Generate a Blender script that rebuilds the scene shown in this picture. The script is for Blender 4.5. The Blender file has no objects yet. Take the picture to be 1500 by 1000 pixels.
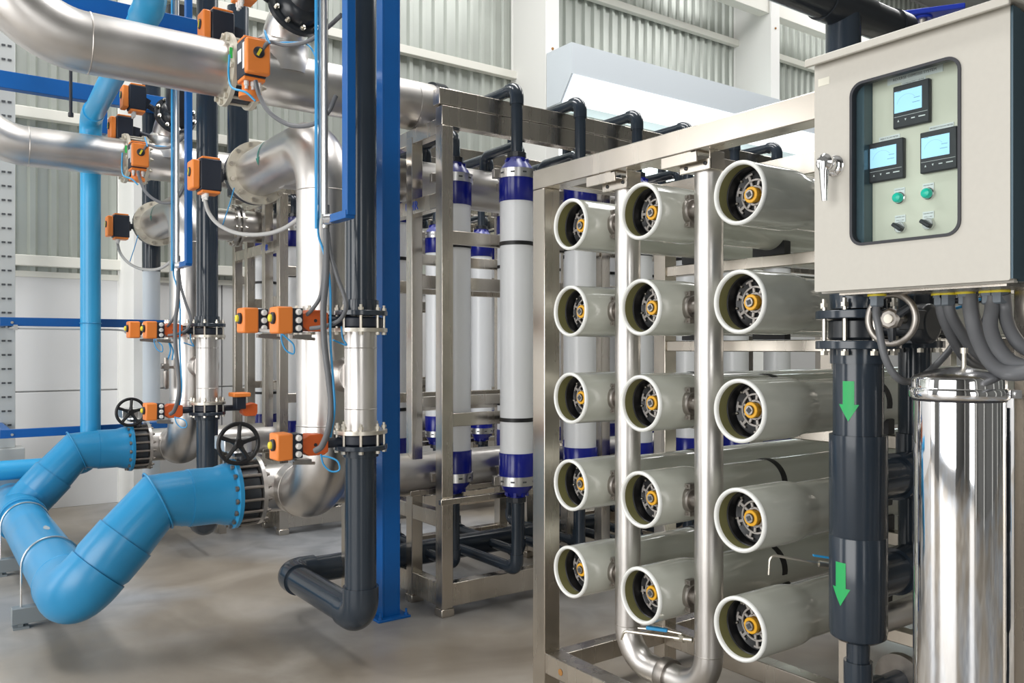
import bpy, math, random
from mathutils import Vector, Matrix
random.seed(7)
PI = math.pi
S = bpy.context.scene
COL = S.collection
def V(*a): return Vector(a[0] if len(a) == 1 else a)
X, Y, Z = V(1, 0, 0), V(0, 1, 0), V(0, 0, 1)

# ------------------------------------------------------------------ camera, world, light, exposure
cam = bpy.data.cameras.new('camera'); cam_o = bpy.data.objects.new('camera', cam); COL.objects.link(cam_o)
cam_o.location = (0, 0, 1.7); cam_o.rotation_euler = (PI / 2, 0, math.radians(54.25 - 90))
cam.sensor_width = 36; cam.lens = 36 * 1226 / 1500; cam.shift_y = 9.4 / 1500; cam.clip_end = 200
S.camera = cam_o
S.view_settings.view_transform = 'Standard'; S.view_settings.look = 'None'
S.view_settings.gamma = 1; S.view_settings.use_curve_mapping = False
S.view_settings.exposure = 0.08
W = bpy.data.worlds.new('world'); S.world = W; W.use_nodes = True
W.node_tree.nodes['Background'].inputs[0].default_value = (0.90, 0.95, 1.0, 1)
W.node_tree.nodes['Background'].inputs[1].default_value = 0.7
def area(name, loc, aim, sx, sy, power, col=(1, 1, 1)):
    L = bpy.data.lights.new(name, 'AREA'); L.shape = 'RECTANGLE'; L.size = sx; L.size_y = sy
    L.energy = power; L.color = col
    o = bpy.data.objects.new(name, L); COL.objects.link(o); o.location = loc
    o.rotation_euler = (V(aim) - V(loc)).to_track_quat('-Z', 'Y').to_euler()
    return o
# area lamps for daylight from unseen doorways and roof lights, one added as fill
area('side_doorway_light', (-6.2, 1.4, 2.9), (2.5, 3.8, 1.6), 6.5, 5.2, 520, (1, 0.985, 0.96))
area('back_fill_light', (-6.2, 8.5, 2.9), (2.5, 6.4, 1.6), 2.4, 5.2, 130, (1, 0.985, 0.96))  # unseen doorway added to brighten the rack beam and left pipes
area('front_doorway_light', (-1.9, -5.7, 2.4), (2.0, 4.0, 1.3), 1.6, 4.4, 90, (1, 0.985, 0.96))
area('roof_light', (-1.5, 7.4, 9.4), (-1.5, 7.4, 0), 1.5, 4.5, 420, (1, 0.99, 0.98))
area('roof_light', (4.0, 5.0, 9.4), (4.0, 5.0, 0), 1.6, 6, 420, (1, 0.99, 0.98))
area('roof_light', (9.0, 5.2, 9.4), (9.0, 5.2, 0), 1.6, 6, 230, (1, 0.99, 0.98))
area('roof_light', (14.5, 6.0, 9.4), (14.5, 6.0, 0), 2.5, 6, 320, (1, 0.99, 0.98))

# ------------------------------------------------------------------ materials
M = {}
def mat(name, col, rough=0.5, metal=0.0, var=0.0, scale=8, rvar=0.0, bump=0.0, stretch=(1, 1, 1), coat=0.0, dark=None, emit=None):
    m = bpy.data.materials.new(name); m.use_nodes = True
    nt = m.node_tree; b = nt.nodes['Principled BSDF']
    b.inputs['Base Color'].default_value = (*col, 1); b.inputs['Roughness'].default_value = rough
    b.inputs['Metallic'].default_value = metal
    if coat: b.inputs['Coat Weight'].default_value = coat; b.inputs['Coat Roughness'].default_value = 0.06
    if emit:
        b.inputs['Emission Color'].default_value = (*emit[0], 1); b.inputs['Emission Strength'].default_value = emit[1]
    if var or rvar or bump:
        tc = nt.nodes.new('ShaderNodeTexCoord'); mp = nt.nodes.new('ShaderNodeMapping')
        mp.inputs['Scale'].default_value = stretch
        nz = nt.nodes.new('ShaderNodeTexNoise'); nz.inputs['Scale'].default_value = scale; nz.inputs['Detail'].default_value = 5
        nt.links.new(tc.outputs['Object'], mp.inputs[0]); nt.links.new(mp.outputs[0], nz.inputs['Vector'])
        if var:
            rp = nt.nodes.new('ShaderNodeMapRange'); rp.inputs[1].default_value = 0.3; rp.inputs[2].default_value = 0.7
            mx = nt.nodes.new('ShaderNodeMix'); mx.data_type = 'RGBA'
            d = dark or tuple(c * (1 - var) for c in col)
            mx.inputs[6].default_value = (*d, 1); mx.inputs[7].default_value = (*col, 1)
            nt.links.new(nz.outputs['Fac'], rp.inputs[0]); nt.links.new(rp.outputs[0], mx.inputs[0])
            nt.links.new(mx.outputs[2], b.inputs['Base Color'])
        if rvar:
            r2 = nt.nodes.new('ShaderNodeMapRange'); r2.inputs[1].default_value = 0.3; r2.inputs[2].default_value = 0.7
            r2.inputs[3].default_value = max(0.02, rough - rvar); r2.inputs[4].default_value = rough + rvar
            nt.links.new(nz.outputs['Fac'], r2.inputs[0]); nt.links.new(r2.outputs[0], b.inputs['Roughness'])
        if bump:
            bp = nt.nodes.new('ShaderNodeBump'); bp.inputs['Strength'].default_value = bump; bp.inputs['Distance'].default_value = 0.01
            nt.links.new(nz.outputs['Fac'], bp.inputs['Height']); nt.links.new(bp.outputs[0], b.inputs['Normal'])
    M[name] = m
    return m
mat('frame_steel', (0.69, 0.635, 0.56), 0.26, 1.0, 0.16, 9, 0.05, 0, (1, 1, 0.12))
mat('pipe_steel', (0.71, 0.685, 0.66), 0.35, 1.0, 0.18, 3, 0.07, 0, (1, 1, 1))
mat('weld', (0.5, 0.47, 0.44), 0.4, 1.0)
mat('cast_steel', (0.42, 0.39, 0.36), 0.4, 1.0, 0.2, 20)
mat('bolt_steel', (0.68, 0.64, 0.56), 0.35, 1.0)
mat('cream_flange', (0.66, 0.62, 0.52), 0.45, 0.3, 0.15, 12)
mat('chrome', (0.86, 0.86, 0.87), 0.045, 1.0, 0, 3, 0.015, 0)
mat('chrome_satin', (0.72, 0.72, 0.73), 0.22, 1.0)
mat('pvc_dark', (0.027, 0.038, 0.053), 0.18, 0, 0.06, 2, 0.02)
mat('pvc_black', (0.022, 0.026, 0.032), 0.28, 0)
mat('pvc_blue', (0.022, 0.27, 0.54), 0.33, 0, 0.18, 2.5, 0.05)
mat('pvc_lightblue', (0.035, 0.37, 0.70), 0.33, 0, 0.08, 3)
mat('blue_paint', (0.001, 0.105, 0.38), 0.38, 0, 0.12, 4)
mat('vessel', (0.60, 0.615, 0.55), 0.13, 0, 0.05, 4, 0, 0, coat=0.4)
mat('vessel_rim', (0.86, 0.87, 0.84), 0.3)
mat('olive', (0.19, 0.185, 0.075), 0.45)
mat('black_plastic', (0.007, 0.0075, 0.009), 0.42)
mat('web_grey', (0.46, 0.43, 0.405), 0.45, 0.35)
mat('yellow_nut', (0.82, 0.42, 0.02), 0.35)
mat('uf_white', (0.86, 0.88, 0.90), 0.28, 0, 0.03, 2)
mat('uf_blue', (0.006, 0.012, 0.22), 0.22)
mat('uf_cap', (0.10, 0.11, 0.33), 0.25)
mat('clamp_steel', (0.75, 0.75, 0.74), 0.28, 1.0)
mat('orange', (0.86, 0.25, 0.045), 0.42)
mat('orange_shaded', (0.62, 0.11, 0.02), 0.45)  # darker orange: shade put into the gear housing colour
mat('navy_body', (0.014, 0.020, 0.034), 0.45)
mat('label_white', (0.78, 0.80, 0.82), 0.5)
mat('label_text', (0.12, 0.12, 0.13), 0.6)
mat('gland_white', (0.75, 0.75, 0.73), 0.4)
mat('yellow', (0.80, 0.66, 0.04), 0.5)
mat('hose_grey', (0.125, 0.13, 0.14), 0.42)
mat('gland_grey', (0.14, 0.165, 0.19), 0.35, 0.3)
mat('foot_grey', (0.22, 0.25, 0.265), 0.5)
mat('glow_white', (0.9, 0.95, 1.0), 0.3, emit=((0.97, 0.99, 1.0), 1.0))  # plain glow for the hood's sloped underside
mat('hose_light', (0.45, 0.45, 0.44), 0.4)
mat('tube_blue', (0.03, 0.30, 0.62), 0.35)
mat('cabinet', (0.53, 0.508, 0.455), 0.42, 0, 0.03, 60)
mat('cabinet_in', (0.72, 0.70, 0.60), 0.5)
mat('cabinet_side', (0.07, 0.115, 0.145), 0.2, 0.3)
mat('gasket', (0.02, 0.021, 0.028), 0.45)
mat('screen', (0.3, 0.6, 0.85), 0.3, emit=((0.48, 0.77, 0.97), 0.55))
mat('screen_mark', (0.25, 0.5, 0.66), 0.5)
mat('green_button', (0.0, 0.50, 0.38), 0.25, emit=((0.0, 0.6, 0.45), 0.12))
mat('green_arrow', (0.02, 0.40, 0.11), 0.5)
mat('teal_arrow', (0.02, 0.16, 0.13), 0.5)
mat('green_tag', (0.05, 0.6, 0.12), 0.5)
mat('wall_white', (0.80, 0.80, 0.80), 0.55, 0, 0.05, 1.2)
mat('trim_white', (0.84, 0.84, 0.81), 0.5)
mat('girt_white', (0.80, 0.79, 0.72), 0.5)
mat('sheet_metal', (0.50, 0.53, 0.49), 0.36, 0.45, 0.14, 1.2)
mat('hall_grey', (0.16, 0.16, 0.155), 0.6)
mat('hall_light', (0.55, 0.55, 0.54), 0.6)
mat('tray_grey', (0.52, 0.54, 0.53), 0.45, 0.3)
mat('slot_dark', (0.06, 0.065, 0.07), 0.7)
mat('canopy', (0.66, 0.72, 0.77), 0.5)
mat('window_light', (0.8, 0.95, 0.92), 0.3, emit=((0.86, 1.0, 0.97), 2.6))
mat('lamp_light', (1, 1, 1), 0.3, emit=((1, 1, 1), 3.0))
mat('rust', (0.35, 0.16, 0.04), 0.7)
mat('blue_ink', (0.03, 0.09, 0.55), 0.5)
mat('valve_blue', (0.01, 0.04, 0.45), 0.35)
mat('wear_grey', (0.30, 0.36, 0.40), 0.6)
def glass_mat():
    m = bpy.data.materials.new('glass'); m.use_nodes = True; nt = m.node_tree; nt.nodes.clear()
    o = nt.nodes.new('ShaderNodeOutputMaterial'); t = nt.nodes.new('ShaderNodeBsdfTransparent'); g = nt.nodes.new('ShaderNodeBsdfGlossy')
    t.inputs[0].default_value = (0.93, 0.96, 0.95, 1); g.inputs['Roughness'].default_value = 0.03
    fr = nt.nodes.new('ShaderNodeFresnel'); fr.inputs[0].default_value = 1.45; mx = nt.nodes.new('ShaderNodeMixShader')
    ge = nt.nodes.new('ShaderNodeNewGeometry'); fm = nt.nodes.new('ShaderNodeMath'); fm.operation = 'SUBTRACT'; fm.use_clamp = True   # only the outer face of the pane reflects
    nt.links.new(fr.outputs[0], fm.inputs[0]); nt.links.new(ge.outputs['Backfacing'], fm.inputs[1])
    nt.links.new(fm.outputs[0], mx.inputs[0]); nt.links.new(t.outputs[0], mx.inputs[1]); nt.links.new(g.outputs[0], mx.inputs[2])
    nt.links.new(mx.outputs[0], o.inputs[0]); M['glass'] = m
glass_mat()
def floor_mat():
    m = bpy.data.materials.new('concrete_floor'); m.use_nodes = True; nt = m.node_tree; b = nt.nodes['Principled BSDF']
    tc = nt.nodes.new('ShaderNodeTexCoord')
    def noise(scale, detail, dist=0.0, stretch=(1, 1, 1)):
        mp = nt.nodes.new('ShaderNodeMapping'); mp.inputs['Scale'].default_value = stretch
        n = nt.nodes.new('ShaderNodeTexNoise'); n.inputs['Scale'].default_value = scale; n.inputs['Detail'].default_value = detail
        n.inputs['Distortion'].default_value = dist
        nt.links.new(tc.outputs['Object'], mp.inputs[0]); nt.links.new(mp.outputs[0], n.inputs['Vector']); return n
    n1 = noise(0.9, 6, 1.2); n2 = noise(3.2, 9, 0.8); n3 = noise(0.45, 3, 0.4)
    r = nt.nodes.new('ShaderNodeValToRGB'); e = r.color_ramp.elements
    e[0].position = 0.30; e[0].color = (0.21, 0.178, 0.14, 1); e[1].position = 0.72; e[1].color = (0.42, 0.385, 0.34, 1)
    k = e.new(0.52); k.color = (0.30, 0.265, 0.22, 1)
    r2 = nt.nodes.new('ShaderNodeValToRGB'); e = r2.color_ramp.elements
    e[0].position = 0.3; e[0].color = (0.25, 0.265, 0.285, 1); e[1].position = 0.7; e[1].color = (0.40, 0.41, 0.425, 1)
    mx = nt.nodes.new('ShaderNodeMix'); mx.data_type = 'RGBA'
    mr = nt.nodes.new('ShaderNodeMapRange'); mr.inputs[1].default_value = 0.45; mr.inputs[2].default_value = 0.62
    nt.links.new(n1.outputs[0], r.inputs[0]); nt.links.new(n2.outputs[0], r2.inputs[0]); nt.links.new(n3.outputs[0], mr.inputs[0])
    nt.links.new(mr.outputs[0], mx.inputs[0]); nt.links.new(r.outputs[0], mx.inputs[6]); nt.links.new(r2.outputs[0], mx.inputs[7])
    m2 = nt.nodes.new('ShaderNodeMix'); m2.data_type = 'RGBA'; m2.blend_type = 'OVERLAY'; m2.inputs[0].default_value = 0.16
    nt.links.new(mx.outputs[2], m2.inputs[6]); nt.links.new(n2.outputs[0], m2.inputs[7])
    nt.links.new(m2.outputs[2], b.inputs['Base Color'])
    rr = nt.nodes.new('ShaderNodeMapRange'); rr.inputs[3].default_value = 0.22; rr.inputs[4].default_value = 0.5
    nt.links.new(n1.outputs[0], rr.inputs[0]); nt.links.new(rr.outputs[0], b.inputs['Roughness'])
    M['floor'] = m
floor_mat()

# ------------------------------------------------------------------ mesh helpers (world coordinates)
def basis(a):
    a = a.normalized(); h = Z if abs(a.z) < 0.9 else X
    u = h.cross(a).normalized(); return u, a.cross(u).normalized()
def bend(pts, R, seg=8):
    """a polyline whose corners are rounded with radius R"""
    pts = [V(p) for p in pts]; out = [pts[0]]
    for i in range(1, len(pts) - 1):
        p, a, b = pts[i], (pts[i - 1] - pts[i]).normalized(), (pts[i + 1] - pts[i]).normalized()
        ang = a.angle(b); rr = R[i - 1] if isinstance(R, (list, tuple)) else R
        t = rr / math.tan(ang / 2); c = p + (a + b).normalized() * (rr / math.sin(ang / 2))
        s0, s1 = p + a * t - c, p + b * t - c; th = s0.angle(s1); ax = s0.cross(s1).normalized()
        for k in range(seg + 1): out.append(c + Matrix.Rotation(th * k / seg, 3, ax) @ s0)
    out.append(pts[-1]); return out
def spline(pts, n=6):
    """Catmull-Rom through the points"""
    p = [V(q) for q in pts]; p = [p[0] * 2 - p[1]] + p + [p[-1] * 2 - p[-2]]; out = []
    for i in range(1, len(p) - 2):
        for k in range(n):
            t = k / n; a, b, c, d = p[i - 1], p[i], p[i + 1], p[i + 2]
            out.append(0.5 * ((2 * b) + (c - a) * t + (2 * a - 5 * b + 4 * c - d) * t * t + (3 * b - a - 3 * c + d) * t ** 3))
    out.append(p[-2]); return out
class MB:
    def __init__(s): s.v = []; s.f = []
    def add(s, vs, fs):
        o = len(s.v); s.v += [tuple(v) for v in vs]; s.f += [tuple(i + o for i in f) for f in fs]; return s
    def box(s, x0, x1, y0, y1, z0, z1):
        v = [(x, y, z) for x in (x0, x1) for y in (y0, y1) for z in (z0, z1)]
        return s.add(v, [(0, 1, 3, 2), (4, 6, 7, 5), (0, 4, 5, 1), (2, 3, 7, 6), (0, 2, 6, 4), (1, 5, 7, 3)])
    def obox(s, c, u, v, w, a, b, d):
        """box centred at c with half sizes a, b, d along axes u, v, w"""
        c, u, v, w = V(c), V(u), V(v), V(w)
        p = [c + u * (i * a) + v * (j * b) + w * (k * d) for i in (-1, 1) for j in (-1, 1) for k in (-1, 1)]
        return s.add(p, [(0, 1, 3, 2), (4, 6, 7, 5), (0, 4, 5, 1), (2, 3, 7, 6), (0, 2, 6, 4), (1, 5, 7, 3)])
    def lathe(s, o, axis, prof, n=32, cap0=True, cap1=True):
        o, axis = V(o), V(axis).normalized(); u, w = basis(axis); vs = []; fs = []
        for a, r in prof:
            for k in range(n):
                t = 2 * PI * k / n; vs.append(o + axis * a + (u * math.cos(t) + w * math.sin(t)) * max(r, 1e-5))
        for i in range(len(prof) - 1):
            for k in range(n):
                k2 = (k + 1) % n; fs.append((i * n + k, i * n + k2, (i + 1) * n + k2, (i + 1) * n + k))
        if cap0: fs.append(tuple(range(n - 1, -1, -1)))
        if cap1: fs.append(tuple((len(prof) - 1) * n + k for k in range(n)))
        return s.add(vs, fs)
    def cyl(s, p0, p1, r, r1=None, n=24, caps=True):
        p0, p1 = V(p0), V(p1); L = (p1 - p0).length
        return s.lathe(p0, p1 - p0, [(0, r), (L, r if r1 is None else r1)], n, caps, caps)
    def sweep(s, path, r, n=16, caps=True):
        P = [V(p) for p in path]; Q = [P[0]]
        for p in P[1:]:
            if (p - Q[-1]).length > 1e-6: Q.append(p)
        P = Q; m = len(P); T = []
        for i in range(m):
            a = P[min(i + 1, m - 1)] - P[max(i - 1, 0)]
            if 0 < i < m - 1: a = (P[i + 1] - P[i]).normalized() + (P[i] - P[i - 1]).normalized()
            T.append(a.normalized())
        u, _ = basis(T[0]); vs = []; fs = []
        for i in range(m):
            if i:
                u = (u - T[i] * u.dot(T[i])).normalized()
            w = T[i].cross(u); rr = r[i] if isinstance(r, (list, tuple)) else r
            k_ = 1.0
            if 0 < i < m - 1:
                k_ = 1 / max(0.5, math.cos((P[i + 1] - P[i]).angle(P[i] - P[i - 1]) / 2))
            for k in range(n):
                t = 2 * PI * k / n; vs.append(P[i] + (u * math.cos(t) + w * math.sin(t)) * rr)
        for i in range(m - 1):
            for k in range(n):
                k2 = (k + 1) % n; fs.append((i * n + k, i * n + k2, (i + 1) * n + k2, (i + 1) * n + k))
        if caps: fs.append(tuple(range(n - 1, -1, -1))); fs.append(tuple((m - 1) * n + k for k in range(n)))
        return s.add(vs, fs)
    def torus(s, c, axis, R, r, n=36, m=10, a0=0, a1=2 * PI):
        c, axis = V(c), V(axis).normalized(); u, w = basis(axis)
        full = abs(a1 - a0 - 2 * PI) < 1e-6; cnt = n if full else n + 1; vs = []; fs = []
        for i in range(cnt):
            t = a0 + (a1 - a0) * i / n; d = u * math.cos(t) + w * math.sin(t)
            for k in range(m):
                q = 2 * PI * k / m; vs.append(c + d * (R + r * math.cos(q)) + axis * (r * math.sin(q)))
        for i in range(n):
            j = (i + 1) % cnt
            for k in range(m):
                k2 = (k + 1) % m; fs.append((i * m + k, j * m + k, j * m + k2, i * m + k2))
        return s.add(vs, fs)
    def prism(s, poly, o, u, v, depth):
        """polygon poly (a,b) in plane (o,u,v), extruded along u x v by depth"""
        o, u, v = V(o), V(u), V(v); w = u.cross(v).normalized(); n = len(poly)
        vs = [o + u * a + v * b for a, b in poly] + [o + u * a + v * b + w * depth for a, b in poly]
        fs = [tuple(range(n - 1, -1, -1)), tuple(range(n, 2 * n))] + [(i, (i + 1) % n, n + (i + 1) % n, n + i) for i in range(n)]
        return s.add(vs, fs)
    def ring(s, o, u, v, r0, r1, depth, a0=0, a1=2 * PI, n=32):
        """flat annulus sector with thickness"""
        o, u, v = V(o), V(u), V(v); w = u.cross(v).normalized(); full = abs(a1 - a0 - 2 * PI) < 1e-6
        cnt = n if full else n + 1; vs = []; fs = []
        for i in range(cnt):
            t = a0 + (a1 - a0) * i / n; d = u * math.cos(t) + v * math.sin(t)
            vs += [o + d * r0, o + d * r1, o + d * r1 + w * depth, o + d * r0 + w * depth]
        for i in range(n):
            j = (i + 1) % cnt
            for k in range(4): fs.append((i * 4 + k, j * 4 + k, j * 4 + (k + 1) % 4, i * 4 + (k + 1) % 4))
        if not full: fs += [(0, 3, 2, 1), tuple(n * 4 + k for k in range(4))]
        return s.add(vs, fs)
    def text(s, txt, size, o, u, v, extrude=0.0006, align='CENTER'):
        c = bpy.data.curves.new('t', 'FONT'); c.body = txt; c.size = size; c.extrude = extrude; c.align_x = align; c.align_y = 'CENTER'; c.resolution_u = 2
        ob = bpy.data.objects.new('t', c); COL.objects.link(ob); dg = bpy.context.evaluated_depsgraph_get()
        me = ob.evaluated_get(dg).to_mesh(); o, u, v = V(o), V(u), V(v); w = u.cross(v)
        s.add([o + u * p.co.x + v * p.co.y + w * p.co.z for p in me.vertices], [tuple(p.vertices) for p in me.polygons])
        ob.evaluated_get(dg).to_mesh_clear(); bpy.data.objects.remove(ob); bpy.data.curves.remove(c); return s

def root_of(o):
    while o.parent: o = o.parent
    return o
def part(name, mb, m, parent=None, label=None, bevel=0.0, kind=None, sharp=38):
    off = root_of(parent).location if parent else V(0, 0, 0)
    me = bpy.data.meshes.new(name); me.from_pydata([(v[0] - off[0], v[1] - off[1], v[2] - off[2]) for v in mb.v], [], mb.f); me.update()
    me.polygons.foreach_set('use_smooth', [True] * len(me.polygons))
    me.set_sharp_from_angle(angle=math.radians(sharp))
    me.materials.append(M[m])
    o = bpy.data.objects.new(name, me); COL.objects.link(o)
    if parent: o.parent = parent
    if label: o['label'] = label
    if kind: o['kind'] = kind
    if bevel:
        b = o.modifiers.new('edge', 'BEVEL'); b.width = bevel; b.segments = 2; b.limit_method = 'ANGLE'; b.angle_limit = math.radians(40)
    return o
def struct(name, mb, m, parent=None, bevel=0, label=None, sharp=38):
    o = part(name, mb, m, parent, bevel=bevel, sharp=sharp)
    if not parent:
        o['kind'] = 'structure'
    if label: o['label'] = label
    return o
def thing(name, label, cat, loc=(0, 0, 0), group=None):
    o = bpy.data.objects.new(name, None); COL.objects.link(o); o.location = loc; o.empty_display_size = 0.05
    o['label'] = label; o['category'] = cat
    if group: o['group'] = group
    return o
def copy_tree(o, parent=None):
    c = o.copy(); COL.objects.link(c); c.parent = parent
    for ch in list(o.children): copy_tree(ch, c)
    return c

# ================================================================== setting
struct('floor', MB().box(-9, 24, -7, 10.2, -0.1, 0.0), 'floor')
# back wall: precast panels below, trapezoidal metal sheet above
YW = 10.03
wall = part('wall_back', MB().box(-6.6, 24, YW + 0.06, YW + 0.18, 0, 9.6), 'wall_white'); wall['kind'] = 'structure'
x = -3.0
while x < 22:
    for z0, z1 in ((0.0, 1.235), (1.25, 2.49)):
        part('panel', MB().box(x + 0.004, x + 2.99, YW, YW + 0.06, z0, z1), 'wall_white', wall, bevel=0.004)
    x += 3.0
def sheet(x0, x1, z0, z1):
    mb = MB(); p = 0.195; pts = []; xx = x0
    while xx < x1:
        pts += [(xx, 0.03), (xx + 0.095, 0.03), (xx + 0.12, -0.012), (xx + 0.17, -0.012)]; xx += p
    pts.append((xx, 0.03)); n = len(pts)
    vs = [(a, YW + b, z) for z in (z0, z1) for a, b in pts]
    return mb.add(vs, [(i, i + 1, n + i + 1, n + i) for i in range(n - 1)])
for x0 in (-3.0, 3.045, 9.09, 15.135):
    part('metal_sheet', sheet(x0, x0 + 6.03, 2.5, 9.5), 'sheet_metal', wall)
for z in (2.55, 4.08, 5.64, 7.17, 8.7):
    part('girt', MB().box(-3, 22, YW - 0.12, YW - 0.015, z, z + 0.11), 'girt_white', wall, bevel=0.006)
part('sill_strip', MB().box(-3, 22, YW - 0.03, YW - 0.004, 2.44, 2.50), 'girt_white', wall, 'yellowish strip under the metal sheet')
def column(x0, n):
    o = part('column', MB().box(x0, x0 + 0.24, 9.21, 9.25, 0, 9.5).box(x0, x0 + 0.24, YW - 0.02, YW + 0.02, 0, 9.5).box(x0 + 0.01, x0 + 0.23, 9.25, YW, 0, 9.5), 'trim_white', bevel=0.004)
    o['kind'] = 'structure'
    for z in (2.0, 5.9, 7.3):
        part('bolt', MB().lathe((x0 + 0.12, 9.21, z), -Y, [(0, 0.02), (0.012, 0.02), (0.016, 0.012)], 8), 'rust', o)
for i, x0 in enumerate((1.86, 7.21, 12.2)): column(x0, i)
struct('beam', MB().box(7.45, 12.2, 9.25, 9.45, 7.55, 7.8), 'girt_white', bevel=0.006)
struct('beam', MB().box(12.44, 20, 9.25, 9.45, 7.55, 7.8), 'girt_white', bevel=0.006)
struct('beam', MB().box(12.44, 20, 9.25, 9.45, 5.9, 6.05), 'girt_white', bevel=0.006)
# white hood over the band of windows
hood = struct('trim_1', MB().prism([(9.2, 5.05), (9.2, 5.81), (8.66, 5.81), (8.66, 5.39), (8.9, 5.06)], (7.22, 0, 0), Y, Z, 14.0), 'canopy', sharp=20, label='pale blue white boxed hood along the wall')
part('sloped_glow', MB().prism([(8.655, 5.385), (8.895, 5.055), (8.89, 5.05), (8.65, 5.38)], (7.25, 0, 0), Y, Z, 13.9), 'glow_white', hood, 'bright sloped underside, made to glow')  # hood underside given its own glow to come out white
win = struct('window_1', MB().box(7.45, 20.5, 9.86, 9.92, 3.1, 5.04), 'trim_white')
for i in range(8):
    x0 = 7.55 + i * 1.6
    for z0, z1 in ((3.2, 3.75), (3.83, 4.38), (4.46, 4.98)):
        part('pane', MB().box(x0, x0 + 1.5, 9.845, 9.87, z0, z1), 'window_light', win)

# the rest of the hall around the camera
struct('ceiling', MB().box(-6.6, 24, -6.2, 10.2, 9.6, 9.75), 'hall_light')
struct('wall_front', MB().box(-6.6, -2.8, -6.2, -6.0, 0, 9.6).box(-1.0, 24, -6.2, -6.0, 0, 9.6).box(-2.8, -1.0, -6.2, -6.0, 4.7, 9.6), 'hall_grey')
struct('wall_left', MB().box(-6.6, -6.4, -6.2, -1.9, 0, 9.6).box(-6.6, -6.4, 4.7, 7.2, 0, 9.6).box(-6.6, -6.4, 9.8, 10.2, 0, 9.6).box(-6.6, -6.4, 7.2, 9.8, 5.6, 9.6).box(-6.6, -6.4, -1.9, 4.7, 5.6, 9.6), 'hall_grey')  # the rear opening is added to brighten the rack beam
for k, x0 in enumerate((-5.6, -0.4, 2.2, 5.4, 8.6, 13.0)):  # unseen columns added for narrow strips in the chrome reflections
    struct('column', MB().box(x0, x0 + 0.26, -6.0, -5.5, 0, 9.6), 'trim_white')
struct('wall_right', MB().box(23.8, 24, -6.2, 10.2, 0, 9.6), 'hall_grey')

# perforated upright at the far left
t = thing('perforated_upright', 'grey perforated steel upright standing against the white wall', 'rack upright', (0.7, 9.4, 0))
part('post', MB().box(0.52, 0.83, 9.36, 9.44, 0.74, 4.75), 'tray_grey', t, bevel=0.004)
part('plinth', MB().box(0.45, 0.90, 9.25, 9.55, 0.0, 0.74), 'tray_grey', t, bevel=0.006)
sl = MB(); z = 0.95
while z < 4.65:
    for k in range(5): sl.box(0.565 + k * 0.05, 0.597 + k * 0.05, 9.352, 9.361, z, z + 0.017)
    z += 0.135
part('slots', sl, 'slot_dark', t, kind='stuff')

# ================================================================== membrane rack (reverse osmosis)
XR, YR = 2.495, 3.196          # nearest corner of the frame
P = 0.095
rack = thing('membrane_rack', 'brushed stainless steel frame carrying the fifteen pale membrane vessels', 'rack', (XR, YR, 0))
YL = 0.981                      # outer side of the right-hand post
def rbox(name, *a, lab=None): return part(name, MB().box(*a), 'frame_steel', rack, lab, bevel=0.004)
cols_x = [XR, 3.25, 4.75, 6.25, 7.6]
for i, px in enumerate(cols_x):
    w = P if i == 0 else 0.085
    for y0 in ((YR, YL) if i == 0 else (3.125, YL)):
        p = rbox('post', px, px + w, y0, y0 + w, 0.0 if i else 0.0, 2.476)
    rbox('beam', px, px + w, YL, (YR if i == 0 else 3.125) + w, 2.476, 2.572)
    rbox('base_rail', px + 0.001, px + w - 0.001, YL + w, (YR if i == 0 else 3.125), 0.125, 0.224)
    if i:
        for zz in (2.261, 1.867, 1.472, 1.077, 0.683):
            rbox('support_rail', px + 0.01, px + 0.07, YL + w, 3.125, zz - 0.185, zz - 0.13)
for a, b in zip(cols_x[:-1], cols_x[1:]):
    w = P if a == XR else 0.085
    for y0 in (3.135, YL + 0.005):
        rbox('side_beam', a + w, b, y0, y0 + 0.08, 2.485, 2.565); rbox('side_rail', a + w, b, y0, y0 + 0.08, 0.13, 0.22)
rbox('tie_beam', XR + P, 3.25, 2.05, 2.12, 0.13, 0.22); rbox('tie_beam', XR + P, 3.25, 2.52, 2.6, 2.482, 2.56)
part('rust_spot', MB().lathe((XR - 0.0005, 3.075, 0.168), -X, [(0, 0.016), (0.0006, 0.012)], 12), 'rust', rack, 'small brown rust stain')
# corner feet
for y0 in (YR, YL):
    part('foot', MB().box(XR - 0.015, XR + P + 0.015, y0 - 0.015, y0 + P + 0.015, 0, 0.012), 'frame_steel', rack)

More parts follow.
